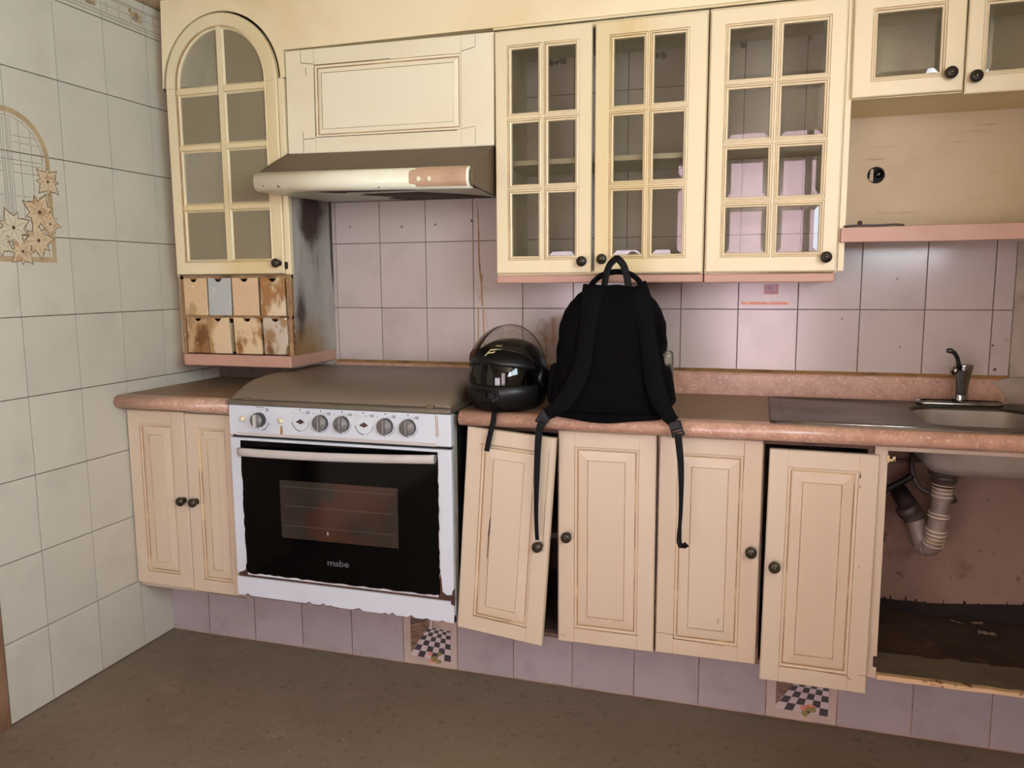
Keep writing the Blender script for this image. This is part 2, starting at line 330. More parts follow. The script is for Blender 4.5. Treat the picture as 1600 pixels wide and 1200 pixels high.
# left doorway casing at the end of the tiled wall
b = B().box(-.13, .004, -1.16, -1.088, 0, 2.12).box(-.13, .004, -1.98, -1.91, 0, 2.12).box(-.13, .004, -1.91, -1.16, 2.05, 2.12)
b.obj('trim_1', 'casing', kind='structure', bevel=.004)
b = B().box(-.10, -.065, -1.91, -1.16, .01, 2.05)
dl = b.obj('door_1', 'casing', kind='structure')
B().lathe([(.008, 0), (.008, .03), (.022, .035), (.026, .05), (.018, .062), (.0, .064)], (-.065, -1.82, 1.0), (1, 0, 0)).obj('door_knob', 'knobiron', dl)

B().box(2.932, XR, -.014, 0.003, 1.03, 1.47).obj('trim_4', 'oldplaster', kind='structure')
# --- tiles: one object each, alike sizes share a mesh
TM = {}
def tile_mesh(a, h, t, key, m):
    k = (round(a, 4), round(h, 4), key, m)
    if k in TM: return TM[k]
    g = .0015; c = .0004
    def rect(i, d):
        if key == 'x': return [(d, -i-g, i+g), (d, -a+i+g, i+g), (d, -a+i+g, h-i-g), (d, -i-g, h-i-g)]
        return [(i+g, -d, i+g), (a-i-g, -d, i+g), (a-i-g, -d, h-i-g), (i+g, -d, h-i-g)]
    bb = B().loft([rect(0, -t), rect(0, -c), rect(c, 0)], 0, True, True, False)
    o = bb.obj('tile', m); me = o.data; D.objects.remove(o); TM[k] = me; return me
def tile(key, pos, a, h, par, m, t=.004):
    off = random.uniform(-.0003, .0003)
    me = tile_mesh(a, h, t, key, m); o = link('tile', me, par, loc=pos)
    o.location = Vector(pos) + Vector((off if key == 'x' else 0, off if key == 'y' else 0, 0))
    return o
rows = [.011+.25*k for k in range(0, 10)] + [2.373]
rows = [0.004] + rows[1:]
ys = [0, -.112, -.316, -.520, -.7234, -.927, -1.086]
for i in range(6):
    for j in range(len(rows)-1):
        tile('x', (0, ys[i], rows[j]), ys[i]-ys[i+1], rows[j+1]-rows[j], wall_left, 'tile')
xs = [0.0] + [.7658+.192*k for k in range(-3, 12)] + [XR]
for i in range(len(xs)-1):
    for j in range(4, 9):
        if j >= 7 and not (xs[i+1] > 1.34 and xs[i] < 2.96): continue
        tile('y', (xs[i], 0, rows[j]), xs[i+1]-xs[i], rows[j+1]-rows[j], wall_back, 'tileback')

# plinth under the base cabinets, with its own tiles
base = B().box(0.0, XR, -.361, .0, 0, .246).obj('baseboard_back', 'grouttoe', kind='structure')
tx = [0.0] + [.172+.2065*k for k in range(14)] + [XR]
for i in range(len(tx)-1):
    dec = i in (5, 11)
    o = tile('y', (tx[i], -.3655, .004), tx[i+1]-tx[i], .242, base, 'tiledecor' if dec else 'tiletoe')
    if dec:
        x0 = tx[i]; p = B(); yy = -.3662; Wd = tx[i+1]-tx[i]
        def q(pts, mi, d=0.0): p.add([(x0+a*Wd, yy-d, .004+c*.242) for a, c in pts], [tuple(range(len(pts)))], mi)
        q([(.14, .18), (.50, .62), (.50, .98), (.14, .98)], 0)                       # cupboards
        q([(.14, .60), (.44, .68), (.44, .74), (.14, .70)], 3, .0001)
        for k in range(7):
            q([(.15, .20+.055*k), (.46, .40+.042*k), (.46, .412+.042*k), (.15, .215+.055*k)], 3, .0002)
        q([(.30, .76), (.40, .76), (.40, .96), (.30, .96)], 4, .0002)
        q([(.145, .72), (.27, .72), (.27, .84), (.145, .84)], 2, .0002)
        q([(.17, .73), (.24, .73), (.24, .79), (.17, .79)], 1, .0003)
        q([(.50, .60), (.56, .60), (.56, .98), (.50, .98)], 2, .0001)
        q([(.553, .60), (.565, .60), (.565, .98), (.553, .98)], 3, .0003)
        # chequered floor in perspective
        n = 7
        def fp(u, v):
            z = .60-.47*(v**1.5); xl = .50-.36*(v**1.2); return (xl+(.88-xl)*u, z-.02*u)
        for a in range(6):
            for c in range(n):
                q([fp(a/6, c/n), fp((a+1)/6, c/n), fp((a+1)/6, (c+1)/n), fp(a/6, (c+1)/n)], 1 if (a+c) % 2 else 2, .0004)
        for k in range(9):
            a = random.uniform(.50, .70); c = random.uniform(.06, .20)
            q([(a+.05*math.cos(t)*.9, c+.035*math.sin(t)+.01) for t in [2*pi*s/7 for s in range(7)]], 4 if k % 3 else 5, .0006+.00005*k)
        p.obj('printed_kitchen_scene', ['pbrown', 'checkd', 'checkw', 'seed', 'pgreen', 'stickerred'], o)

# --- flat prints on the wall tiles
def prx(p, pts, mi, d=.0006): p.add([(d, y, z) for y, z in pts], [tuple(range(len(pts)))], mi)
def strip(p, a, c, wd, mi, d, fn):
    a = Vector((a[0], a[1], 0)); c = Vector((c[0], c[1], 0)); n = (c-a).normalized().cross(Vector((0, 0, 1)))*wd/2
    fn(p, [tuple((a+n)[:2]), tuple((c+n)[:2]), tuple((c-n)[:2]), tuple((a-n)[:2])], mi, d)
def arc_band(p, c, r0, r1, a0, a1, mi, d, n=28):
    for k in range(n):
        t0 = a0+(a1-a0)*k/n; t1 = a0+(a1-a0)*(k+1)/n
        prx(p, [(c[0]+r0*math.cos(t0), c[1]+r0*math.sin(t0)), (c[0]+r1*math.cos(t0), c[1]+r1*math.sin(t0)), (c[0]+r1*math.cos(t1), c[1]+r1*math.sin(t1)), (c[0]+r0*math.cos(t1), c[1]+r0*math.sin(t1))], mi, d)
p = B(); cy_, cz_ = -.930, 1.742
arc_band(p, (cy_, cz_), .133, .150, 0, pi, 0, .0006)
for s in (-1, 1):
    prx(p, sorted([(cy_+s*.133, 1.43), (cy_+s*.150, 1.43)])+sorted([(cy_+s*.133, cz_), (cy_+s*.150, cz_)])[::-1], 0)
prx(p, [(cy_-.15, 1.43), (cy_+.15, 1.43), (cy_+.15, 1.447), (cy_-.15, 1.447)], 0, .00075)
arc_band(p, (cy_, cz_), .1235, .1255, 0, pi, 1, .0007)
prx(p, [(cy_-.12, 1.7365), (cy_+.12, 1.7365), (cy_+.12, 1.7385), (cy_-.12, 1.7385)], 1, .0007)
for o_ in (-.016, -.008, .008, .016): strip(p, (cy_+o_, 1.45), (cy_+o_, cz_+.118), .0016, 1, .0007, prx)
for s in (-1, 1):
    for o_ in (.045, .085, .122): strip(p, (cy_+s*o_, 1.45), (cy_+s*o_, cz_+math.sqrt(max(.0, .124**2-o_**2))), .0016, 1, .0007, prx)
    for z_ in (1.725, 1.70, 1.63, 1.56, 1.50, 1.79, 1.81): strip(p, (cy_+s*.018, z_), (cy_+s*(.121 if z_ < 1.74 else math.sqrt(.124**2-(z_-cz_)**2)), z_), .0016, 1, .0007, prx)
    for z_ in (1.63, 1.56, 1.79):
        for o_ in (.045, .085):
            prx(p, [(cy_+s*o_+.006*a, z_+.006*c) for a, c in ((-1, 0), (0, -1), (1, 0), (0, 1))], 3, .0009)
            for (a, c) in (((-1, 0), (0, -1)), ((0, -1), (1, 0)), ((1, 0), (0, 1)), ((0, 1), (-1, 0))):
                strip(p, (cy_+s*o_+.006*a[0], z_+.006*a[1]), (cy_+s*o_+.006*c[0], z_+.006*c[1]), .0014, 1, .00095, prx)
p.obj('printed_arched_window', ['band', 'line', 'petal', 'tile'], wall_left)
def flower(p, y, z, r, rot, pale):
    for j in range(8):
        a = rot+2*pi*j/8; rr = r*(1.0 if j % 2 else .8)
        def pt(d, s): return (y+d*math.cos(a)-s*math.sin(a), z+d*math.sin(a)+s*math.cos(a))
        for e, mi, dd in ((1.10, 1, .0012), (.95, 2 if pale else 0, .0015)):
            prx(p, [pt(r*.06, 0), pt(rr*.30*e, -rr*.20*e), pt(rr*.48*e, -rr*.27*e), pt(rr*.62*e, -rr*.22*e), pt(rr*.72*e, -rr*.12*e), pt(rr*e, 0), pt(rr*.74*e, rr*.15*e), pt(rr*.60*e, rr*.24*e), pt(rr*.44*e, rr*.25*e), pt(rr*.28*e, rr*.18*e)], mi, dd+.00003*j)
        strip(p, pt(r*.15, 0), pt(rr*.7, 0), .0012, 1, .0019, prx)
    prx(p, [(y+a, z+c) for a, c in circ(10, r*.10)], 3, .0021)
for k, (y, z, r, pa) in enumerate([(-.793, 1.684, .045, 0), (-.833, 1.586, .056, 0), (-.797, 1.552, .036, 0), (-.845, 1.498, .052, 0), (-.930, 1.533, .054, 1), (-.905, 1.462, .044, 0), (-.985, 1.49, .050, 1), (-1.035, 1.46, .045, 0)]):
    p = B(); flower(p, y, z, r*1.14, .3*k, pa); p.obj('printed_flower', ['petal', 'petalo', 'petalpale', 'seed'], wall_left)
# border band near the ceiling
p = B()
for z_ in (2.274, 2.284, 2.337, 2.343): prx(p, [(-1.086, z_-.0012), (0, z_-.0012), (0, z_+.0012), (-1.086, z_+.0012)], 0)
y = 0.0; k = 0
while y > -1.06:
    y1 = y-.055
    strip(p, (y1, 2.284), (y1, 2.337), .0018, 0, .0007, prx)
    strip(p, (y, 2.311), (y1, 2.311), .0018, 0, .0007, prx)
    prx(p, [(y1+.007*a, 2.311+.007*c) for a, c in ((-1, 0), (0, -1), (1, 0), (0, 1))], 0, .0008)
    prx(p, [(y1+.005*a, 2.311+.005*c) for a, c in ((-1, 0), (0, -1), (1, 0), (0, 1))], 1, .0009)
    if k % 4 == 2:
        for j in range(16):
            a = random.uniform(-.03, .03); c = random.uniform(-.017, .017); rr = random.uniform(.006, .011)
            prx(p, [(y1+.027+a+rr*u_, 2.311+c+rr*v_*.8) for u_, v_ in circ(5, 1, j)], 2 if j % 3 else 3, .001+.00003*j)
    y = y1; k += 1
p.obj('printed_border', ['line', 'tile', 'band', 'petalo'], wall_left)
# utensils printed on two backsplash tiles
def pry(p, pts, mi, d=.0006): p.add([(x, -d, z) for x, z in pts], [tuple(range(len(pts)))], mi)
for X in (0.0, 1.536):
    p = B(); g = lambda pts: [(x+X, z) for x, z in pts]
    for a, c in (((1.414, 1.223), (1.438, 1.200)), ((1.438, 1.200), (1.418, 1.162)), ((1.418, 1.162), (1.394, 1.186)), ((1.394, 1.186), (1.414, 1.223)), ((1.409, 1.214), (1.432, 1.192))):
        strip(p, (a[0]+X, a[1]), (c[0]+X, c[1]), .002, 1, .0006, pry)
    for z_ in (1.164, 1.172): strip(p, (1.380+X, z_), (1.428+X, z_), .0018, 1, .0006, pry)
    strip(p, (1.380+X, 1.164), (1.380+X, 1.172), .0018, 1, .0006, pry)
    pry(p, g([(1.449, 1.229), (1.468, 1.229), (1.464, 1.16), (1.469, 1.155), (1.469, 1.127), (1.465, 1.127), (1.464, 1.148), (1.461, 1.127), (1.457, 1.127), (1.456, 1.148), (1.452, 1.127), (1.449, 1.128), (1.45, 1.155), (1.456, 1.162)]), 0)
    pry(p, g([(1.431+.010*a, 1.148+.014*c) for a, c in circ(12, 1)]), 0)
    pry(p, g([(1.429, 1.136), (1.434, 1.136), (1.439, 1.075), (1.425, 1.075)]), 0, .0007)
    p.obj('printed_utensils', ['utens', 'utensl'], wall_back)
# drip stains
p = B()
for pts in ([(1.166, 1.655), (1.171, 1.62), (1.173, 1.55), (1.173, 1.455), (1.176, 1.40), (1.182, 1.34), (1.184, 1.27)],
            [(1.168, 1.262), (1.167, 1.18), (1.166, 1.10), (1.163, 1.05)], [(1.187, 1.262), (1.189, 1.17), (1.190, 1.07)],
            [(1.196, 1.262), (1.199, 1.22), (1.204, 1.19)], [(1.183, 1.39), (1.186, 1.36)], [(1.178, 1.31), (1.170, 1.298)]):
    for k in range(len(pts)-1):
        a = pts[k]; c = pts[k+1]; w0 = .0065 if len(pts) > 4 or abs(a[0]-1.17) < .02 else .0022
        w0 = w0*(.4+.6*min(1, k/2.0)) if len(pts) > 4 else w0*.75
        pry(p, [(a[0]-w0/2, a[1]), (a[0]+w0/2, a[1]), (c[0]+w0/2, c[1]), (c[0]-w0/2, c[1])], 0, .0007)
strip(p, (1.166, 1.2625), (1.200, 1.2625), .0016, 0, .0007, pry)
p.obj('drip_stain', 'stain', wall_back)
p = B()
for x, z, r in ((.64, 1.575, .004), (.86, 1.57, .005), (1.0, 1.575, .0045), (1.145, 1.585, .0055), (.70, 1.41, .002), (2.62, 1.14, .003), (2.885, 1.15, .004), (2.44, 1.23, .003), (2.60, 1.36, .003), (2.895, 1.075, .006), (1.450, 2.122, .012), (1.472, 2.123, .010), (1.495, 2.127, .017), (1.820, 2.115, .012), (1.842, 2.115, .012), (2.102, 2.123, .012), (2.307, 2.126, .008)):
    pry(p, [(x+a*random.uniform(.7, 1.2), z+c*random.uniform(.7, 1.2)) for a, c in circ(8, r)], 0)
p.obj('stain_spot', 'seed', wall_back)

# ------------------------------------------------------------------ cabinet builders
def knob(par, x, z, y, local=True, r=.0165):
    b = B().lathe([(.011, 0.0), (.009, .006), (.007, .012), (.012, .016), (r, .021), (r*.97, .027), (r*.8, .031), (r*.35, .033), (0, .0332)], (x, y, z), (0, -1, 0), 18)
    b.lathe([(r*.42, .0325), (r*.38, .0345), (r*.1, .0352), (0, .0352)], (x, y, z), (0, -1, 0), 14)
    return b.obj('knob', 'knobiron', par, local=local)

def rect(x0, x1, z0, z1, i, y): return [(x0+i, y, z0+i), (x1-i, y, z0+i), (x1-i, y, z1-i), (x0+i, y, z1-i)]
def raised_door(par, w_, h, mt, t=.019, fs=.050, fr=.048, name='door', loc=None, rot=None, seam=True, bv=.040):
    """raised-panel leaf; origin at its lower left front corner, facing -y."""
    b = B(); R = lambda i, y: [(i[0], y, i[1]), (w_-i[0], y, i[1]), (w_-i[0], y, h-i[1]), (i[0], y, h-i[1])]
    I = lambda d: (fs+d, fr+d)
    seq = [((0, 0), t, 0), ((0, 0), .003, 0), ((.003, .003), 0, 0), (I(0), 0, 0), (I(.0016), .0025, 1), (I(.008), .0035, 0), (I(.0096), .006, 1), (I(.0115), .006, 1)]
    for k in range(len(seq)-1): b.loft([R(seq[k][0], seq[k][1]), R(seq[k+1][0], seq[k+1][1])], seq[k+1][2], True, False, False)
    b.add(R((0, 0), t), [(0, 1, 2, 3)], 0)
    if seam:
        for x in (fs, w_-fs):
            for z0, z1 in ((.003, fr), (h-fr, h-.003)): b.add([(x-.0005, -.0002, z0), (x+.0005, -.0002, z0), (x+.0005, -.0002, z1), (x-.0005, -.0002, z1)], [(0, 1, 2, 3)], 1)
    d = b.obj(name, [mt, 'glaze'], par, local=False, loc=loc, rot=rot)
    p = B(); seq = [(I(.0115), .006, 0), (I(.013), .0045, 0), (I(bv), .0008, 0), (I(bv+.0012), .0025, 1), (I(bv+.0024), .0008, 0)]
    for k in range(len(seq)-1): p.loft([R(seq[k][0], seq[k][1]), R(seq[k+1][0], seq[k+1][1])], seq[k+1][2], True, False, False)
    p.add(R(seq[-1][0], seq[-1][1]), [(0, 1, 2, 3)], 0)
    p.obj('door_panel', [mt, 'glaze'], d, local=True)
    return d

def crack(d, pts, w_=.0014, y=-.0005):
    b = B()
    for k in range(len(pts)-1):
        v = Vector((pts[k+1][0]-pts[k][0], pts[k+1][1]-pts[k][1])).normalized(); nx, nz = -v.y*w_/2, v.x*w_/2
        f = random.uniform(.5, 1.3)
        b.add([(pts[k][0]+nx*f, y, pts[k][1]+nz*f), (pts[k+1][0]+nx, y, pts[k+1][1]+nz), (pts[k+1][0]-nx, y, pts[k+1][1]-nz), (pts[k][0]-nx*f, y, pts[k][1]-nz*f)], [(0, 1, 2, 3)], 0)
    return b.obj('crack', 'rust', d, local=True)
def pane_mesh(par, x0, x1, z0, z1, y, bev=.0125, m='pane'):
    p = B(); R = lambda i, d: [(x0+i, y+d, z0+i), (x1-i, y+d, z0+i), (x1-i, y+d, z1-i), (x0+i, y+d, z1-i)]
    p.loft([R(-.003, .0004), R(bev, -.0007)], 0, True, False, False); p.add(R(bev, -.0007), [(0, 1, 2, 3)], 0)
    return p.obj('pane', m, par, local=True)

def glass_door(par, w_, h, cols, rws, mt, t=.019, loc=None, rot=None, m='pane'):
    """glazed leaf; cols / rws are lists of (start, end) of the pane openings."""
    mg = .014; b = B()
    xsn = sorted([.003, w_-.003] + [c for a, e in cols for c in (a-mg, e+mg)]); zsn = sorted([.003, h-.003] + [c for a, e in rws for c in (a-mg, e+mg)])
    hole = lambda x, z: any(a-mg < x < e+mg for a, e in cols) and any(a-mg < z < e+mg for a, e in rws)
    for i in range(len(xsn)-1):
        for j in range(len(zsn)-1):
            x0, x1, z0, z1 = xsn[i], xsn[i+1], zsn[j], zsn[j+1]
            if hole((x0+x1)/2, (z0+z1)/2): continue
            b.add([(x0, 0, z0), (x1, 0, z0), (x1, 0, z1), (x0, 0, z1)], [(0, 1, 2, 3)], 0)
            b.add([(x0, t, z0), (x1, t, z0), (x1, t, z1), (x0, t, z1)], [(3, 2, 1, 0)], 2)
    R = lambda i, y: rect(0, w_, 0, h, i, y)
    b.loft([R(.003, t), R(0, t-.002), R(0, .003), R(.003, 0)], 0, True, False, False)
    for a, e in cols:
        for c, g in rws:
            Q = lambda i, y: rect(a-mg, e+mg, c-mg, g+mg, i, y)
            seq = [(0, 0, 0), (.0014, .0022, 1), (.0065, -.0006, 0), (.0078, .0028, 1), (.0125, .0052, 0), (.0136, .0085, 1), (.014, .0115, 0), (.014, t-.004, 0), (0, t, 2)]
            for k in range(len(seq)-1): b.loft([Q(seq[k][0], seq[k][1]), Q(seq[k+1][0], seq[k+1][1])], seq[k+1][2], True, False, False)
    d = b.obj('door', [mt, 'glaze', 'cabin'], par, local=False, loc=loc, rot=rot)
    for a, e in cols:
        for c, g in rws: pane_mesh(d, a, e, c, g, .0105, m=m)
    return d

def carcass(par, x0, x1, y0, y1, z0, z1, mt='cabin', front='cream', th=.016, shelves=(), back=False, name='cabinet_box', fronts=.020):
    b = B().box(x0, x0+th, y0, y1, z0, z1).box(x1-th, x1, y0, y1, z0, z1).box(x0+th, x1-th, y0, y1, z0, z0+th).box(x0+th, x1-th, y0, y1, z1-th, z1)
    if back: b.box(x0+th, x1-th, y1-.008, y1, z0+th, z1-th)
    o = b.obj(name, mt, par)
    for s_ in shelves:
        B().box(x0+th, x1-th, y0+.03, y1-.005, s_, s_+.017).obj('shelf', 'cabin', par, bevel=.002)
    return o

def face_frame(par, x0, x1, y, z0, z1, wl, wr, wt, wb, m, mids=(), d=.018):
    b = B().box(x0, x0+wl, y, y+d, z0, z1).box(x1-wr, x1, y, y+d, z0, z1).box(x0+wl, x1-wr, y, y+d, z1-wt, z1).box(x0+wl, x1-wr, y, y+d, z0, z0+wb)
    for a, c in mids: b.box(a, c, y, y+d, z0+wb, z1-wt)
    return b.obj('face_frame', m, par, bevel=.0015)

# ------------------------------------------------------------------ base cabinets
FB = -.521                                                            # face-frame plane of the base units
c = thing('base_cabinet', 'cream two-door base cabinet wedged between the tiled left wall and the white stove', 'cabinet', (.24, -.3, .246))
carcass(c, .004, .476, FB+.018, -.012, .246, .918)
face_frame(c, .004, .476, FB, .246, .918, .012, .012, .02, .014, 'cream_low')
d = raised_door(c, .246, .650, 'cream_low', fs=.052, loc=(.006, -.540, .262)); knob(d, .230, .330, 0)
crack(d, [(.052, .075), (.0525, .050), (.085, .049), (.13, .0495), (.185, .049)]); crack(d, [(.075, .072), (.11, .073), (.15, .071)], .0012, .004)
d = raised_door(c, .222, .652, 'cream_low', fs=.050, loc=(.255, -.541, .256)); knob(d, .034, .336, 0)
crack(d, [(.048, .050), (.09, .0485), (.17, .049)]); crack(d, [(.076, .588), (.0765, .575)], .002)

c = thing('base_cabinet', 'cream base cabinet whose left door hangs crooked and half off, right of the stove', 'cabinet', (1.61, -.3, .246))
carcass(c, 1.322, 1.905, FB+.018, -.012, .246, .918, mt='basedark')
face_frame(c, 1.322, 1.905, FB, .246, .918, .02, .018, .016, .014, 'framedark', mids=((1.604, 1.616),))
B().box(1.338, 1.889, -.49, -.02, .56, .577).obj('shelf', 'basedark', c)
TLp = CAM + (Vector((1.312, -.521, .910))-CAM)*.976
TLp.z -= .002
wd, hd = .285, .653
Mx = Matrix.Translation(TLp) @ Euler((-.007, .067, -.066), 'XYZ').to_matrix().to_4x4() @ Matrix.Translation((0, 0, -hd))
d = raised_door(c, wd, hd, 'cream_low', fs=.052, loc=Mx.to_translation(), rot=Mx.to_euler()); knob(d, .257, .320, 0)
p = B()                                                               # long split in the crooked door's panel
p.add([(.0885, -.0006, .315), (.093, -.0006, .33), (.0945, -.0006, .37), (.091, -.0006, .378), (.0895, -.0006, .34)], [(0, 1, 2, 3, 4)], 0)
p.add([(.0885, -.0006, .245), (.0905, -.0006, .245), (.0925, -.0006, .34), (.0902, -.0006, .34)], [(0, 1, 2, 3)], 0)
p.obj('split', 'rust', d, local=True)
crack(d, [(.052, .052), (.09, .0535), (.12, .051), (.17, .0535), (.232, .049)], .0018); crack(d, [(.045, .605), (.12, .607), (.232, .606)], .0010)
crack(d, [(.268, .62), (.2685, .52), (.267, .46), (.268, .35), (.269, .30)], .0012)
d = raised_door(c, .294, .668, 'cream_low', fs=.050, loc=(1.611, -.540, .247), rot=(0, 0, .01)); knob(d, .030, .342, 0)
crack(d, [(.25, .048), (.245, .0465), (.17, .0475), (.055, .049)], .0012); crack(d, [(.009, .018), (.012, .024), (.016, .018), (.020, .023), (.024, .018)], .001)
for z in (.30, .86):
    B().box(1.3225, 1.336, -.532, -.522, z-.02, z+.02).obj('hinge', 'knobiron', c)

c = thing('base_cabinet', 'cream base cabinet left of the open sink cabinet, its right door sunk below the other', 'cabinet', (2.2, -.3, .246))
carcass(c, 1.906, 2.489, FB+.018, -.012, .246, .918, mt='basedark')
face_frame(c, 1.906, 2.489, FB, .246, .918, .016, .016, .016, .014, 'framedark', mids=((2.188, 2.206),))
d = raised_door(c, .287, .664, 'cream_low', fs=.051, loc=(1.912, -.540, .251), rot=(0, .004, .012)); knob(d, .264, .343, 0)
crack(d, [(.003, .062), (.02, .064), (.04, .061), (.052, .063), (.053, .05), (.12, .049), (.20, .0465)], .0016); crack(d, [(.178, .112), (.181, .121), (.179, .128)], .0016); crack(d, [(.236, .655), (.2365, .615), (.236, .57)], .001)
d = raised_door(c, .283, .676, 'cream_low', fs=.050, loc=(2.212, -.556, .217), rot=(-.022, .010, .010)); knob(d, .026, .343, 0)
crack(d, [(.052, .0475), (.13, .049), (.20, .0475), (.232, .0455), (.242, .036)], .0018); crack(d, [(.262, .052), (.27, .0525), (.283, .053)], .0012)
for x, z, a, hh in ((.234, .61, .003, .018), (.236, .585, .002, .006), (.245, .36, .0015, .004)):
    B().add([(x, -.0005, z), (x+a, -.0005, z-.003), (x+a*1.3, -.0005, z+hh*.5), (x+a*.4, -.0005, z+hh)], [(0, 1, 2, 3)], 0).obj('paint_chip', 'rust', d, local=True)

sc_ = thing('sink_cabinet', 'open doorless cabinet under the sink with a stained back and rotten floor', 'cabinet', (2.72, -.3, .246))
B().box(2.490, 2.506, FB+.002, -.012, .246, .918).obj('side_panel', 'undersink', sc_)
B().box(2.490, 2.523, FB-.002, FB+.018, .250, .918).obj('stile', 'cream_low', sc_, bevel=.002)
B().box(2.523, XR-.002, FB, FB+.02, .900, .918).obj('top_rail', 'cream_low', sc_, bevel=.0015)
# ragged lower edge of the back board
poly = [(2.506, .9), (2.506, .298)]; x = 2.506; k = 0
while x < 3.0:
    x += random.uniform(.012, .040); bz = .2965+.0007*(k % 3) if x < 2.75 else .2965+.02*(x-2.75)/.2
    poly.append((x, bz)); k += 1
    if random.random() < .55:
        nw = random.uniform(.003, .010); nh = random.uniform(.004, .016)
        poly += [(x+.0006, bz+nh), (x+nw, bz+nh*random.uniform(.6, 1)), (x+nw+.0006, bz)]; x += nw+.001
poly += [(XR-.003, .318), (XR-.003, .9)]
B().extr(poly, lambda x, z: (x, -.028, z), lambda x, z: (x, -.018, z)).obj('back_board', 'undersink', sc_)
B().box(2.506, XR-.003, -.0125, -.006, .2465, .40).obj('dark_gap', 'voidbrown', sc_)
B().box(2.506, XR-.003, -.40, -.012, .2465, .2495).obj('rotten_floor', 'rotfloor', sc_)
edge = [(2.507, -.372), (2.60, -.371), (2.64, -.366), (2.665, -.366), (2.668, -.374), (2.72, -.372), (2.735, -.358), (2.76, -.356), (2.768, -.368), (2.84, -.366), (2.845, -.374), (2.90, -.368), (2.96, -.362), (XR-.004, -.366)]
poly = [(2.507, FB+.004)]+edge+[(XR-.004, FB+.004)]
B().extr(poly, lambda x, y: (x, y, .2495), lambda x, y: (x, y, .2605)).obj('floor_board', 'boardedge', sc_)
poly = [(2.524, .250), (2.60, .249), (2.66, .2505), (2.74, .249), (2.82, .251), (XR-.003, .249), (XR-.003, .263), (2.87, .2625), (2.85, .2605), (2.80, .263), (2.76, .2615), (2.70, .263), (2.524, .263)]
B().extr(poly, lambda x, z: (x, FB-.006, z), lambda x, z: (x, FB+.012, z)).obj('front_edge', 'chipped', sc_)
b = B().box(2.519, 2.527, -.526, -.518, .868, .888).box(2.525, 2.540, -.530, -.520, .872, .879).box(2.533, 2.541, -.530, -.520, .872, .886)
b.obj('hinge', 'brass', sc_, bevel=.001)
b = B().box(2.513, 2.525, -.528, -.517, .285, .315); b.obj('hinge', 'rust', sc_, bevel=.001)

# ------------------------------------------------------------------ countertops
def nose(y0, y1, zt, zb):
    r = (zt-zb)/2; zc = (zt+zb)/2
    return [(y1, zb), (y0+r, zb)] + [(y0+r-r*math.sin(pi*k/10), zc-r*math.cos(pi*k/10)) for k in range(1, 10)] + [(y0+r, zt), (y0+r+.03, zt), (y1, zt)]
def counter(x0, x1, b):
    pr = nose(-.592, -.002, .968, .921); n = len(pr)
    for k in range(n):
        a, c = pr[k], pr[(k+1) % n]; mi = 1 if (k == n-2) else 0
        b.add([(x0, *a), (x1, *a), (x1, *c), (x0, *c)], [(0, 1, 2, 3)], mi, k < n-2)
    b.add([(x0, *q) for q in pr], [tuple(range(n))], 0); b.add([(x1, *q) for q in pr], [tuple(range(n))[::-1]], 0)
b = B(); counter(.003, .479, b); o = b.obj('countertop', ['counter', 'countertop'])
tag(o, 'short pink-brown laminate countertop in the left corner beside the stove', 'countertop')
b = B(); counter(1.308, 2.605, b)
for y0, y1 in ((-.592, -.505), (-.145, -.002)):
    pr = nose(-.592, -.505, .968, .921) if y0 < -.5 else [(y0, .921), (y0, .968), (y1, .968), (y1, .921)]
    n = len(pr)
    for k in range(n):
        a, c = pr[k], pr[(k+1) % n]
        b.add([(2.605, *a), (XR-.003, *a), (XR-.003, *c), (2.605, *c)], [(0, 1, 2, 3)], 1 if y0 > -.5 else 0, y0 < -.5 and k < n-2)
b.box(2.943, XR-.003, -.506, -.144, .921, .968, 1)
rc = thing('countertop', 'long pink-brown laminate countertop carrying helmet, backpack and sink', 'countertop', (2.13, -.3, .921))
b.obj('worktop', ['counter', 'countertop'], rc)
pr = [(-.004, .968), (-.024, .968), (-.024, 1.036), (-.021, 1.043), (-.014, 1.047), (-.004, 1.047)]
B().extr(pr, lambda y, z: (.566, y, z), lambda y, z: (2.935, y, z)).obj('upstand', 'counter', rc)
pr = [(-.004, 1.047), (-.016, 1.047), (-.010, 1.051), (-.004, 1.056)]
B().extr(pr, lambda y, z: (.566, y, z), lambda y, z: (2.935, y, z)).obj('sealant', 'stain', rc)
B().extr([(2.88, 1.035), (2.91, 1.015), (2.925, .985), (2.935, .970), (XR-.004, .970), (XR-.004, 1.06), (2.93, 1.052)], lambda x, z: (x, -.004, z), lambda x, z: (x, -.028, z)).obj('mortar_patch', 'oldplaster', rc)

# ------------------------------------------------------------------ sink, faucet, pipes
sk = thing('sink', 'stainless steel sink with drainboard set into the countertop', 'sink', (2.58, -.33, .968))
def rrect(x0, x1, y0, y1, r, z, n=6):
    o = []
    for cx, cy, a in ((x1-r, y1-r, 0), (x0+r, y1-r, pi/2), (x0+r, y0+r, pi), (x1-r, y0+r, 1.5*pi)):
        for k in range(n+1): o.append((cx+r*math.cos(a+pi/2*k/n), cy+r*math.sin(a+pi/2*k/n), z))
    return o
b = B()
o1 = lambda i, z: rrect(2.216+i, 2.950-i, -.562+i, -.070-i, .02, z)
inn = lambda i, z: rrect(2.620+i, 2.938-i, -.498+i, -.150-i, .07, z)
b.loft([o1(0, .9685), o1(.001, .973), o1(.005, .9755), o1(.012, .9725)], 0, True, False)
b.loft([o1(.012, .9725), inn(-.004, .9725), inn(0, .971), inn(.004, .962)], 0, True, False)
b.loft([inn(.004, .962), inn(.010, .86), inn(.03, .835), inn(.08, .828)], 1, True, False)
b.add(inn(.08, .828), [tuple(range(28))], 1)
b.obj('sink_top', ['steel', 'bowlsteel'], sk)
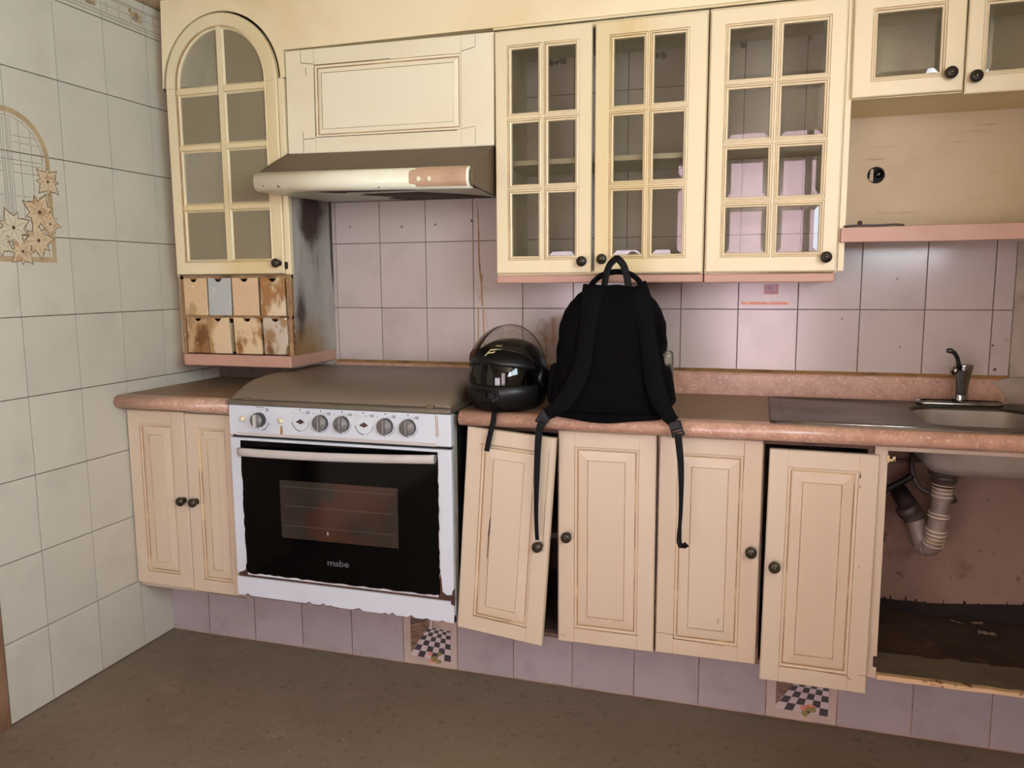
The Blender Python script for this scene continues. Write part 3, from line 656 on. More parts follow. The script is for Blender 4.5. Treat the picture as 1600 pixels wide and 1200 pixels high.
B().tube([(2.234, -.5595, .9735), (2.5, -.5595, .9735), (2.948, -.5595, .9735)], .0028, 8).obj('front_bead', 'chrome', sk)
b = B(); ob = lambda i, z: rrect(2.617+i, 2.941-i, -.501+i, -.147-i, .07, z)
b.loft([ob(0, .958), ob(.006, .857), ob(.03, .830), ob(.08, .823)], 0, True, False); b.add(ob(.08, .823), [tuple(range(28))], 0)
b.obj('bowl', 'bowlsteel', sk)
b = B()                                                              # pressed drainboard field
for k in range(3):
    b.loft([rrect(2.25+.004*k, 2.585-.004*k, -.53+.004*k, -.10-.004*k, .02, .9728+.0008*k), rrect(2.253+.004*k, 2.582-.004*k, -.527+.004*k, -.103-.004*k, .02, .9732+.0008*k)], 0, True, False) if k == 0 else None
b.obj('drainboard_rim', 'steel', sk)
fc = thing('faucet', 'tarnished chrome single-lever faucet standing behind the sink bowl', 'faucet', (2.775, -.105, .9735))
b = B(); RR = lambda i, z: rrect(2.655+i, 2.897-i, -.135+i, -.083-i, .025, z)
b.loft([RR(0, .9735), RR(.001, .981), RR(.006, .986), RR(.014, .987)], 0, True, True); b.obj('deck_plate', 'chrome', fc)
b = B().lathe([(.0225, 0), (.021, .006), (.0195, .03), (.021, .06), (.0235, .085), (.026, .108), (.0262, .112), (.022, .113)], (2.778, -.105, .9865), (0.06, 0, 1), 24)
b.obj('body', 'chrome', fc)
poly = [(-.018, .102), (.012, .100), (.014, .025), (-.006, .024)]
b = B().extr(poly, lambda x, z: (2.770+x, -.125, .9865+z), lambda x, z: (2.770+x*.9, -.150, .9865+z-.004)); b.obj('spout', 'darkchrome', fc, bevel=.004)
b = B().lathe([(.0, .0), (.012, .002), (.014, .008), (.010, .014), (0, .015)], (2.756, -.142, 1.082), (-.9, -.4, .1), 14); b.obj('lever_cap', 'chrome', fc)
b = B().tube([(2.765, -.135, 1.088), (2.762, -.137, 1.105), (2.757, -.139, 1.122), (2.749, -.141, 1.136), (2.738, -.143, 1.143), (2.727, -.145, 1.143)], [.007, .006, .006, .0065, .008, .007], 10)
b.obj('lever', 'darkchrome', fc)

dp = thing('drain_pipe', 'corrugated plastic drain pipe hanging under the sink bowl', 'pipe', (2.70, -.25, .53))
b = B().lathe([(.055, 0), (.055, -.012), (.046, -.018), (.044, -.036), (.038, -.040)], (2.715, -.27, .826), (0, 0, 1), 24); b.obj('strainer', 'pipedark', dp)
b = B().lathe([(.036, -.04), (.037, -.05), (.034, -.052), (.034, -.06), (.030, -.062), (.030, -.075)], (2.715, -.27, .826), (0, 0, 1), 24); b.obj('lock_nut', 'pipedark', dp)
P0 = [(2.715, -.27, .765), (2.712, -.27, .72), (2.708, -.27, .67), (2.703, -.268, .62), (2.698, -.262, .582), (2.692, -.25, .560), (2.682, -.238, .556), (2.673, -.230, .570), (2.662, -.224, .600), (2.652, -.22, .632)]
def resample(pts, n):
    pts = [Vector(p) for p in pts]; L = [0]
    for i in range(len(pts)-1): L.append(L[-1]+(pts[i+1]-pts[i]).length)
    o = []
    for k in range(n):
        s = L[-1]*k/(n-1); i = 0
        while i < len(pts)-2 and L[i+1] < s: i += 1
        t = (s-L[i])/(L[i+1]-L[i])
        pm = pts[max(i-1, 0)]; p1 = pts[i]; p2 = pts[i+1]; p3 = pts[min(i+2, len(pts)-1)]
        o.append(.5*((2*p1)+(p2-pm)*t+(2*pm-5*p1+4*p2-p3)*t*t+(3*p1-pm-3*p2+p3)*t*t*t))
    return o
path = resample(P0, 90)
rad = []
for k in range(90):
    s = k/89
    ribbed = (s < .16) or (.30 < s < .36) or (.44 < s < .80)
    rad.append((.0275+.0028*math.sin(k*1.9)) if ribbed else .0268)
B().tube(path, rad, 16).obj('hose', 'pipe', dp)
for k in range(0, 90):
    s = k/89
    if ((s < .16) or (.30 < s < .36) or (.44 < s < .62)) and k % 3 == 0:
        t = (path[min(k+1, 89)]-path[max(k-1, 0)]).normalized()
        B().lathe([(.0265, -.0022), (.0312, -.001), (.0312, .001), (.0265, .0022)], path[k], t, 18, cap=False).obj('pipe_rib', 'piperib', dp)
b = B().tube([(2.653, -.22, .628), (2.645, -.216, .648), (2.638, -.20, .662), (2.637, -.15, .668), (2.637, -.03, .668)], [.029, .031, .030, .027, .027], 14); b.obj('elbow', 'pipedark', dp)
b = B().lathe([(.034, 0), (.034, .025), (.030, .028)], (2.639, -.222, .648), (-.5, -.1, .9), 6); b.obj('union_nut', 'pipedark', dp)
o = B().tube(resample([(2.516, -.12, .665), (2.57, -.13, .690), (2.62, -.14, .725), (2.652, -.15, .752)], 14), .010, 10).obj('water_hose', 'rubber')
tag(o, 'straight black rubber hose slanting from the cabinet side behind the drain pipe', 'hose')
o = B().tube(resample([(2.665, -.10, .82), (2.652, -.13, .785), (2.657, -.14, .745), (2.675, -.15, .715), (2.71, -.16, .700), (2.752, -.15, .700), (2.778, -.12, .672)], 30), [.008]*24+[.011]*6, 10).obj('water_hose', 'pipedark')
tag(o, 'thin dark hose curling around the corrugated drain pipe under the sink', 'hose')
o = B().tube(resample([(2.507, -.06, .775), (2.6, -.05, .772), (2.70, -.05, .782), (2.76, -.06, .80)], 12), .006, 8).obj('water_pipe', 'pipedark')
tag(o, 'thin dark pipe running level across the back of the sink cabinet', 'pipe')
for k, (x, y, z, a, l, w_, lab) in enumerate([(2.895, -.125, .2505, -.15, .050, .022, 'flat pale paper scrap nearest the front of the sink cabinet floor'), (2.885, -.05, .2505, .3, .040, .016, 'crumpled pale paper scrap near the back of the sink cabinet floor'), (2.825, -.06, .2505, -.5, .042, .006, 'thin pale sliver lying on the rotten sink cabinet floor')]):
    b = B(); n = 6; pts = []
    for i in range(n):
        for j in (0, 1): pts.append((x+(i/(n-1)-.5)*l*math.cos(a)-(j-.5)*w_*math.sin(a), y+(i/(n-1)-.5)*l*math.sin(a)+(j-.5)*w_*math.cos(a), z+.001+.004*abs(math.sin(i*1.7+j+k))))
    fs = [(2*i, 2*i+2, 2*i+3, 2*i+1) for i in range(n-1)]
    b.add(pts, fs, 0); b.add([(p_[0], p_[1], p_[2]+.0012) for p_ in pts], fs, 0)
    o = b.obj('paper_scrap', 'paper'); tag(o, lab, 'scrap', 'scraps on the sink cabinet floor')

# ------------------------------------------------------------------ upper cabinets
YU = -.305                                                            # carcass front of the wall units
YD = -.325                                                            # front of their doors
c = thing('wall_cabinet', 'cream wall cabinet with two narrow six-pane glass doors, right of the range hood', 'cabinet', (1.675, -.15, 1.354))
carcass(c, 1.345, 2.010, YU+.002, -.004, 1.380, 2.150, shelves=(1.735,))
face_frame(c, 1.345, 2.010, YU-.001, 1.380, 2.150, .012, .012, .012, .012, 'cream', d=.003)
B().box(1.345, 2.010, -.312, -.004, 1.354, 1.3795).obj('plinth', 'pinkpaint', c, bevel=.004)
R3 = [(.058, .258), (.285, .474), (.508, .700)]
d = glass_door(c, .314, .758, [(.054, .141), (.175, .261)], [(.056, .253), (.284, .474), (.507, .700)], 'cream', loc=(1.349, YD, 1.386)); knob(d, .289, .036, 0)
d = glass_door(c, .334, .758, [(.058, .147), (.180, .269)], [(.058, .252), (.284, .478), (.510, .704)], 'cream', loc=(1.674, YD, 1.384)); knob(d, .028, .044, 0)
c = thing('wall_cabinet', 'cream wall cabinet with one eight-pane glass door, left of the open niche', 'cabinet', (2.2, -.15, 1.354))
carcass(c, 2.013, 2.392, YU+.002, -.004, 1.380, 2.150, shelves=(1.76,))
face_frame(c, 2.013, 2.392, YU-.001, 1.380, 2.150, .012, .012, .012, .012, 'cream', d=.003)
B().box(2.013, 2.386, -.312, -.004, 1.352, 1.3795).obj('plinth', 'pinkpaint', c, bevel=.004)
d = glass_door(c, .371, .758, [(.056, .171), (.204, .318)], [(.057, .190), (.221, .359), (.391, .530), (.560, .701)], 'cream', loc=(2.017, YD, 1.384)); knob(d, .341, .040, 0)
# upper right unit with an open niche
c = thing('wall_cabinet', 'cream wall cabinet with two single-pane doors above an open niche and shelf', 'cabinet', (2.67, -.15, 1.465))
b = B().box(2.393, 2.409, YU, -.004, 1.385, 2.150).box(XR-.017, XR-.001, YU, -.004, 1.465, 2.150).box(2.409, XR-.017, YU, -.004, 1.865, 1.881).box(2.409, XR-.017, YU, -.004, 2.134, 2.150)
b.obj('cabinet_box', 'cream', c)
B().box(2.409, XR-.017, -.026, -.020, 1.881, 2.134).obj('cabinet_back', 'cabin', c)
n_ = 28; ho = circ(n_, .0262)
hx, hz = 2.519, 1.687
outer = []
for k in range(n_):
    a = 2*pi*k/n_; ca, sa = math.cos(a), math.sin(a)
    tx_ = (XR-.017-hx)/ca if ca > 1e-6 else ((2.409-hx)/ca if ca < -1e-6 else 9e9); tz_ = (1.865-hz)/sa if sa > 1e-6 else ((1.505-hz)/sa if sa < -1e-6 else 9e9)
    t = min(tx_, tz_); outer.append((hx+ca*t, hz+sa*t))
b = B()
b.loft([[(x, -.022, z) for x, z in outer], [(hx+x, -.022, hz+z) for x, z in ho], [(hx+x, -.006, hz+z) for x, z in ho]], 0, True, False, False)
for cx_, cz2 in ((XR-.017, 1.865), (2.409, 1.865), (2.409, 1.505), (XR-.017, 1.505)):
    ks = sorted(range(n_), key=lambda k: (outer[k][0]-cx_)**2+(outer[k][1]-cz2)**2)[:2]
    b.add([(cx_, -.022, cz2), (outer[ks[0]][0], -.022, outer[ks[0]][1]), (outer[ks[1]][0], -.022, outer[ks[1]][1])], [(0, 1, 2)], 0)
nb = mat('niche_back_board', '#bba783', .5, layers=[('#b19a75', 3.0, .42, .7), ('#bfa985', 1.4, .45, .7), ('#9d7f5a', 60.0, .60, .72, (.08, 1, 1.2))], bump=(60, .12, .002, (.1, 1, 1)))
b.obj('niche_back', nb, c)
B().box(2.396, XR-.002, YU+.003, -.004, 1.488, 1.505).obj('shelf', 'cream', c)
poly = [(2.396, 1.4665), (2.50, 1.4655), (2.66, 1.464), (2.80, 1.4655), (XR-.002, 1.465), (XR-.002, 1.510), (2.62, 1.510), (2.53, 1.508), (2.46, 1.507), (2.396, 1.507)]
B().extr(poly, lambda x, z: (x, YU-.018, z), lambda x, z: (x, YU+.002, z)).obj('shelf_lip', 'pinkpaint', c, bevel=.002)
d = glass_door(c, .280, .285, [(.062, .220)], [(.054, .222)], 'cream', loc=(2.407, YD, 1.866), rot=(0, -.006, 0)); knob(d, .246, .044, 0)
d = glass_door(c, .356, .288, [(.050, .304)], [(.058, .226)], 'cream', loc=(2.690, YD-.006, 1.856)); knob(d, .022, .040, 0)
so_ = thing('wall_socket', 'beige electric socket seen in the round hole of the niche back', 'socket', (2.519, -.004, 1.66))
B().box(2.488, 2.550, -.0045, -.0025, 1.656, 1.718).obj('wall_box', 'black', so_)
b = B().extr([(2.500, 1.672), (2.512, 1.668), (2.512, 1.708), (2.504, 1.706)], lambda x, z: (x, -.010, z), lambda x, z: (x, -.0045, z)); b.obj('face_plate', 'socket', so_)
b = B()
for k in range(4): b.box(2.501, 2.507, -.0115, -.0098, 1.672+.010*k, 1.6735+.010*k)
b.obj('slot', 'black', so_)
B().lathe([(.013, 0), (.013, .006), (.010, .008), (0, .0085)], (2.529, -.0045, 1.692), (0, -1, 0), 16).obj('plug', 'blackglass', so_)
cb = thing('cable', 'dark cable end lying along the front of the niche shelf', 'cable', (2.47, -.29, 1.507))
B().ribbon(resample([(2.404, -.300, 1.5115), (2.44, -.302, 1.5135), (2.50, -.300, 1.513), (2.54, -.300, 1.514), (2.565, -.298, 1.512)], 16), [.010, .012, .014, .014, .014, .013, .012, .012, .012, .012, .012, .011, .010, .008, .006, .004], .006, (0, 0, 1)).obj('cord', 'wirered', cb)
B().lathe([(.004, 0), (.006, .002), (.007, .008), (.004, .012), (0, .013)], (2.447, -.305, 1.515), (.1, 0, 1), 12).obj('tie', 'rust', cb)

# panelled flap cabinet above the hood
c = thing('hood_cabinet', 'cream cabinet with one wide raised panel directly above the range hood', 'cabinet', (.95, -.15, 1.80))
carcass(c, .585, 1.342, YU+.03, -.004, 1.818, 2.160, mt='cream')
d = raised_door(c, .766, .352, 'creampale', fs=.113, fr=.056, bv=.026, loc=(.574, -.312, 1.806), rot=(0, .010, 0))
# cracks and joints around the panel
p = B()
for x0, z0, x1, z1, w_ in ((.062, .308, .113, .300, .0018), (.062, .308, .062, .350, .0012), (.080, .292, .083, .262, .0016), (.064, .052, .112, .054, .0018), (.064, .052, .063, .075, .0016), (.653, .300, .700, .310, .0018), (.655, .058, .700, .064, .0012), (.113, .06, .1135, .29, .0020), (.113, .297, .40, .297, .0018), (.120, .0565, .64, .0545, .0022), (.063, .005, .063, .05, .0012), (.702, .005, .702, .06, .0012), (.702, .31, .702, .348, .0010)):
    v = Vector((x1-x0, z1-z0)).normalized(); nx, nz = -v.y*w_/2, v.x*w_/2
    p.add([(x0+nx, -.0007, z0+nz), (x1+nx, -.0007, z1+nz), (x1-nx, -.0007, z1-nz), (x0-nx, -.0007, z0-nz)], [(0, 1, 2, 3)], 0)
p.obj('crack', 'rust', d, local=True)

# soffit between the wall units and the ceiling, with an arched recess for the corner cabinet
ax_, az_ = .3120, 2.070
b = B(); Ro = .246; na = 30
arc = [(ax_+Ro*math.cos(pi-pi*k/na), az_+Ro*math.sin(pi-pi*k/na)) for k in range(na+1)]
top = [(.074+(.574-.074)*k/na, CZ) for k in range(na+1)]
b.loft([[(x, -.316, z) for x, z in top], [(x, -.316, z) for x, z in arc], [(x, -.290, z) for x, z in arc]], 0, False, False, False)
b.add([(arc[0][0], -.316, arc[0][1]), (.062, -.316, az_), (.074, -.316, CZ)], [(0, 1, 2)], 0)
b.add([(arc[-1][0], -.316, arc[-1][1]), (.574, -.316, az_), (.574, -.316, CZ)], [(0, 1, 2)], 0)
b.box(.574, XR-.001, -.316, -.006, 2.161, CZ-.001)
b.add([(.574, -.316, az_), (.574, -.316, 2.17), (.574, -.28, 2.17), (.574, -.28, az_)], [(0, 1, 2, 3)], 0)
b.add([(.074, -.316, CZ), (.062, -.316, az_), (.0, -.225, az_), (.0, -.225, CZ)], [(0, 1, 2, 3)], 0)
b.obj('trim_2', 'soffit', kind='structure')
b = B().box(1.342, XR-.002, -.3235, -.314, 2.1505, 2.1585); b.obj('trim_3', 'cream', kind='structure', bevel=.003)

# arched corner cabinet
c = thing('corner_cabinet', 'tall cream corner cabinet with an arched eight-pane glass door and eight little drawers', 'cabinet', (.32, -.16, 1.053))
b = B()
b.box(.545, .561, -.300, -.004, 1.380, 2.05, 0)
b.box(.545, .561, -.300, -.004, 1.096, 1.380, 0)
side = b.obj('side_panel', 'grime', c)
def add_stain(m, centre, radii, colour, lo, hi, dist=.55, nscale=13.0):
    nt = m.node_tree; N = nt.nodes; L = nt.links; bs = N['Principled BSDF']
    tc = N.new('ShaderNodeTexCoord'); mp = N.new('ShaderNodeMapping'); mp.vector_type = 'POINT'
    mp.inputs['Scale'].default_value = [1/r for r in radii]; mp.inputs['Location'].default_value = [-c_/r for c_, r in zip(centre, radii)]
    ln = N.new('ShaderNodeVectorMath'); ln.operation = 'LENGTH'; no = N.new('ShaderNodeTexNoise'); no.inputs['Scale'].default_value = nscale; no.inputs['Detail'].default_value = 6
    ma = N.new('ShaderNodeMath'); ma.operation = 'MULTIPLY_ADD'; ma.inputs[1].default_value = dist
    mr = N.new('ShaderNodeMapRange'); mr.interpolation_type = 'SMOOTHSTEP'; mr.inputs['From Min'].default_value = hi; mr.inputs['From Max'].default_value = lo
    mx = N.new('ShaderNodeMix'); mx.data_type = 'RGBA'; mx.inputs[7].default_value = lin(colour)
    L.new(tc.outputs['Object'], mp.inputs['Vector']); L.new(mp.outputs[0], ln.inputs[0]); L.new(tc.outputs['Object'], no.inputs['Vector'])
    L.new(no.outputs['Fac'], ma.inputs[0]); L.new(ln.outputs['Value'], ma.inputs[2]); L.new(ma.outputs[0], mr.inputs['Value'])
    src = bs.inputs['Base Color'].links[0].from_socket
    L.new(mr.outputs[0], mx.inputs[0]); L.new(src, mx.inputs[6]); L.new(mx.outputs[2], bs.inputs['Base Color'])
add_stain(M_['grime'], (.56, -.16, 1.63), (9, .115, .17), '#3d2a26', .85, 1.45, .9)
add_stain(M_['grime'], (.56, -.27, 1.10), (9, .22, .14), '#86663f', .85, 1.7, 1.0)
add_stain(M_['grime'], (.56, -.005, 1.55), (9, .022, .22), '#463a38', 1.0, 1.4, .6)
add_stain(M_['grime'], (.56, -.25, 1.26), (9, .05, .13), '#4a3a30', .8, 1.7, 1.2)
b = B().box(.010, .024, -.215, -.004, 1.096, 2.28).add([(.0, -.222, 1.096), (.076, -.300, 1.096), (.076, -.300, 2.07), (.0, -.222, 2.07)], [(0, 1, 2, 3)], 0)
b.box(.024, .545, -.012, -.004, 1.096, 2.35).box(.075, .545, -.27, -.012, 2.335, 2.35)
b.obj('cabinet_box', 'cabin', c)
for z in (1.385, 1.63, 1.85): B().box(.05, .545, -.285, -.012, z, z+.016).obj('shelf', 'cabin', c)
B().box(.547, .570, -.318, -.296, 1.390, 2.07).obj('stile', 'cream', c, bevel=.003)
B().box(.550, .5635, -.316, -.298, 1.096, 1.390).obj('stile', 'drawerframe', c, bevel=.002)
B().add([(.098, -.330, 1.053), (.562, -.330, 1.053), (.562, -.004, 1.053), (.003, -.004, 1.053), (.003, -.222, 1.053), (.098, -.330, 1.096), (.562, -.330, 1.096), (.562, -.004, 1.096), (.003, -.004, 1.096), (.003, -.222, 1.096)],
        [(0, 1, 2, 3, 4), (9, 8, 7, 6, 5), (0, 5, 6, 1), (1, 6, 7, 2), (2, 7, 8, 3), (3, 8, 9, 4), (4, 9, 5, 0)], 0).obj('plinth', 'pinkpaint', c, bevel=.004)
B().box(.085, .566, -.314, -.306, 1.230, 1.242).box(.085, .10, -.312, -.30, 1.096, 1.388).box(.545, .566, -.314, -.30, 1.096, 1.388).box(.085, .566, -.312, -.300, 1.376, 1.389).obj('drawer_frame', 'drawerframe', c)
# door (world coordinates, lower left at .082,1.394)
def arch_ring(xl, xr, zb, cx, cz, r, y, n=24):
    return [(xr, y, zb), (xr, y, cz)] + [(cx+(xr-cx)*math.cos(pi*k/n) if True else 0, y, cz+r*math.sin(pi*k/n)) for k in range(1, n)] + [(xl, y, cz), (xl, y, zb)]
b = B(); A = lambda i, y: arch_ring(.082+i, .546-i, 1.394+i*1.0, .314, az_, .238-i, y)
b.loft([A(0, -.305), A(0, -.322), A(.003, -.325)], 0, True, False, False)
seq = [(.003, -.325, 0), (.042, -.325, 0), (.0432, -.3225, 1), (.0475, -.3255, 0), (.049, -.321, 1), (.053, -.3185, 0), (.0545, -.314, 0), (.0545, -.307, 0), (.003, -.305, 0)]
for k in range(len(seq)-1): b.loft([A(seq[k][0], seq[k][1]), A(seq[k+1][0], seq[k+1][1])], seq[k+1][2], True, False, False)
for x in (.086, .542):
    xx = (x, x+.040) if x < .3 else (x-.040, x)
    b.add([(xx[0], -.3253, az_-.008), (xx[1], -.3253, az_-.008), (xx[1], -.3253, az_-.0068), (xx[0], -.3253, az_-.0068)], [(0, 1, 2, 3)], 1)
d = b.obj('door', ['cream', 'glaze'], c)
b = B()
def bar(x0, x1, z0, z1, hz):
    if hz: b.extr([(z0, -.307), (z0, -.314), (z0+.006, -.319), (z0+.008, -.325), (z1-.008, -.325), (z1-.006, -.319), (z1, -.314), (z1, -.307)], lambda z, y: (x0, y, z), lambda z, y: (x1, y, z))
    else: b.extr([(x0, -.307), (x0, -.314), (x0+.005, -.319), (x0+.007, -.3252), (x1-.007, -.3252), (x1-.005, -.319), (x1, -.314), (x1, -.307)], lambda x, y: (x, y, z0), lambda x, y: (x, y, z1))
bar(.302, .333, 1.44, 2.262, False)
for z0, z1 in ((2.032, 2.066), (1.834, 1.866), (1.620, 1.652)):
    bar(.128, .304, z0, z1, True); bar(.331, .498, z0, z1, True)
b.obj('glazing_bars', 'cream', d)
ZP = [(1.447, 1.621), (1.651, 1.835), (1.865, 2.033)]
for z0, z1 in ZP:
    for x0, x1 in ((.134, .303), (.332, .494)): 
        p = B(); p.add([(x0, -.312, z0), (x1, -.312, z0), (x1, -.312, z1), (x0, -.312, z1)], [(0, 1, 2, 3)]); p.add([(x0, -.309, z0), (x1, -.309, z0), (x1, -.309, z1), (x0, -.309, z1)], [(3, 2, 1, 0)])
        p.obj('pane', 'panedirty', d)
for s in (-1, 1):
    pts = [(.314+s*.017, 2.064)] + [(.314+s*(.178)*math.cos(pi/2*k/12), 2.070+.183*math.sin(pi/2*k/12)) for k in range(12)] + [(.314+s*.017, 2.253)]
    p = B(); p.add([(x, -.312, z) for x, z in pts], [tuple(range(len(pts)))]); p.add([(x, -.309, z) for x, z in pts], [tuple(range(len(pts)))[::-1]]); p.obj('pane', 'panedirty', d)
knob(d, .527, 1.431, -.325, local=False)
B().box(.550, .558, -.325, -.312, 1.41, 1.435).obj('hinge', 'black', c)
# eight little drawers with a scooped finger notch
def drawer(x0, x1, z0, z1, m, nx, tilt, yy):
    n = 10; r = .0165; cx = x0+(x1-x0)*nx
    poly = [(x0, z0), (x1, z0), (x1, z1)] + [(cx+r*math.cos(pi*k/n), z1-r*.9*math.sin(pi*k/n)) for k in range(n+1)] + [(x0, z1)]
    f = lambda y: (lambda x, z: (x+tilt*(z-z0), y-.10*abs(tilt)*(z-z0), z))
    b = B().extr(poly, f(yy), f(yy+.010))
    b.box(x0+.006, x1-.006, yy+.010, yy+.16, z0+.004, z0+.010); b.box(x0+.006, x0+.012, yy+.010, yy+.16, z0+.01, z1-.02); b.box(x1-.012, x1-.006, yy+.010, yy+.16, z0+.01, z1-.02)
    o = b.obj('drawer', [m], c, bevel=.0025)
    return o
X1 = [.103, .2130, .3185, .436, .546]
nl = [.42, .44, .47, .50]
for k in range(4):
    drawer(X1[k]+.0025, X1[k+1]-.005, 1.2415, 1.380, DRM[k], nl[k], [0, .01, -.005, 0][k], -.321-[0, .003, .002, 0][k])
X2 = [.108, .2105, .322, .444, .552]
nl = [.52, .48, .50, .52]
for k in range(4):
    drawer(X2[k]+.002, X2[k+1]-(.014 if k == 1 else .006), 1.100, 1.2345, DRM[4+k], nl[k], [0, -.05, -.03, -.02][k], -.321-[0, .006, .003, 0][k])

# ------------------------------------------------------------------ range hood
h_ = thing('range_hood', 'old cream and beige range hood above the stove', 'range hood', (.95, -.25, 1.64))
XL, XH = .572, 1.337
hp = lambda x: .010*(1.337-x)/.765 * 1.6                                # it hangs a little higher at the left
prof = [(-.285, 1.795), (-.315, 1.795), (-.478, 1.716), (-.490, 1.709)]
b = B().extr([(-.006, 1.795)]+prof+[(-.490, 1.700), (-.006, 1.745)], lambda y, z: (XL, y, z+hp(XL)), lambda y, z: (XH-.012, y, z+hp(XH))); b.obj('canopy', 'hood', h_)
fr_ = [(-.487, 1.711), (-.499, 1.706), (-.508, 1.697), (-.512, 1.684), (-.512, 1.668), (-.508, 1.656), (-.498, 1.648), (-.484, 1.645), (-.47, 1.6455), (-.47, 1.70)]
b = B().extr(fr_, lambda y, z: (XL-.006, y, z+hp(XL)), lambda y, z: (XH-.014, y, z+hp(XH)), 0, True); b.obj('front_roll', 'hoodfront', h_)
poly = [(-.512, 1.700), (-.506, 1.690)]
b = B(); k0, k1 = 1.128, 1.318
ring = lambda x, ins: [(x, y-.0016, z+hp(x)) for y, z in [(-.486, 1.7105), (-.499, 1.706), (-.508, 1.697), (-.512, 1.684), (-.512, 1.668), (-.508, 1.656), (-.500, 1.650)][ins:7-ins]]
rg = [[(x, y-.0016, z+hp(x)) for y, z in [(-.470, 1.7165), (-.490, 1.710), (-.499, 1.706), (-.508, 1.697), (-.512, 1.684), (-.512, 1.668), (-.508, 1.656), (-.500, 1.650)]] for x in (1.150, 1.30, 1.316)]
r0 = [(1.127, y-.0016, z+hp(1.127)) for y, z in [(-.508, 1.697)]*2+[(-.508, 1.697), (-.5105, 1.690), (-.512, 1.684), (-.512, 1.668), (-.511, 1.664), (-.510, 1.661)]]
b.loft([r0]+rg, 0, False, False); b.obj('control_strip', 'hoodbeige', h_)
for x in (1.160, 1.195): B().lathe([(.0085, 0), (.0085, .004), (.0065, .006), (0, .0062)], (x, -.5135, 1.672+hp(x)), (0, -1, .05), 16).obj('button', 'ivory', h_)
cap = [(-.004, 1.797), (-.315, 1.797), (-.40, 1.757), (-.470, 1.722), (-.498, 1.706), (-.508, 1.690), (-.509, 1.668), (-.500, 1.652), (-.30, 1.640), (-.004, 1.640)]
b = B().extr(cap, lambda y, z: (XH-.012, y, z), lambda y, z: (XH, y, z)); b.obj('side_cap', 'hood', h_, bevel=.002)
b = B().extr([(y, (z if z > 1.645 else 1.648+.02*(y+.5)/.5)) for y, z in cap], lambda y, z: (XL+.001, y, z+hp(XL)-.001), lambda y, z: (XL+.010, y, z+hp(XL)-.001)); b.obj('side_cap', 'hood', h_)
# underside tray slopes back towards the wall, with a torn filter opening
def und(x, t, d=0.0): return (x, -.478+.470*t, 1.6455+.020*t+hp(x)*(1-.6*t)-d)
def upoly(pts, d): return B().add([und(x, t, d) for x, t in pts], [tuple(range(len(pts)))], 0)
b = B().add([und(XL, 0), und(XH-.012, 0), und(XH-.012, 1), und(XL, 1), und(XL, 0, -.004), und(XH-.012, 0, -.004), und(XH-.012, 1, -.004), und(XL, 1, -.004)], [(0, 1, 2, 3), (7, 6, 5, 4)], 0)
b.obj('underside', 'hoodunder', h_)
upoly([(.775, .03), (.79, .01), (1.10, .0), (1.135, .07), (1.08, .06), (.95, .10), (.86, .12), (.845, .17), (.81, .14)], .0012).obj('filter_slot', 'black', h_)
upoly([(.84, .36), (1.02, .28), (1.10, .26), (1.20, .62), (1.24, .97), (.90, .97), (.86, .78), (.92, .62)], .0012).obj('rusty_filter', 'rust', h_)
upoly([(XL, .955), (XH-.012, .955), (XH-.012, 1), (XL, 1)], .0016).obj('wall_joint', 'black', h_)
p = B()
for x, z, a in ((.655, 1.660, .010), (.60, 1.663, .005), (1.02, 1.650, .006)):
    p.add([(x, -.5126, z+hp(x)), (x+a, -.5122, z-.004+hp(x)), (x+a*1.2, -.5122, z-.002+hp(x)), (x+a*.2, -.5126, z+.003+hp(x))], [(0, 1, 2, 3)], 0)
p.obj('enamel_chip', 'black', h_)

# ------------------------------------------------------------------ stove
s_ = thing('stove', 'white gas stove with black oven door and brown lid, rusted along its edges', 'stove', (.885, -.33, .246))
SX0, SX1, SF = .486, 1.287, -.598
B().box(SX0+.004, SX1-.004, SF+.022, SF+.06, .292, .950).obj('front_frame', 'whiteside', s_)
B().box(SX0+.006, SX1-.006, SF+.06, -.05, .292, .950).obj('body', 'stovedark', s_)
B().box(SX0+.03, SX1-.03, -.34, -.06, .2465, .295).obj('foot_frame', 'rust', s_)
# control panel (tilted back slightly)
b = B().box(SX0, SX1, SF, SF+.03, .855, .957); b.obj('control_panel', 'white', s_, bevel=.004)
B().box(SX0+.03, SX1-.05, SF-.0012, SF+.001, .855, .866).obj('panel_strip', 'handle', s_)
zc = .911
def decal(p, pts, mi, d=.0006): p.add([(x, SF-d, z) for x, z in pts], [tuple(range(len(pts)))], mi)
def darc(p, cx, cz, r, a0, a1, w_, mi, n=14, d=.0006):
    for k in range(n):
        t0 = a0+(a1-a0)*k/n; t1 = a0+(a1-a0)*(k+1)/n
        decal(p, [(cx+(r-w_/2)*math.cos(t0), cz+(r-w_/2)*math.sin(t0)), (cx+(r+w_/2)*math.cos(t0), cz+(r+w_/2)*math.sin(t0)), (cx+(r+w_/2)*math.cos(t1), cz+(r+w_/2)*math.sin(t1)), (cx+(r-w_/2)*math.cos(t1), cz+(r-w_/2)*math.sin(t1))], mi, d)
burn = [(.761, False), (.837, True), (.914, True), (.991, False), (1.067, True), (1.145, True)]
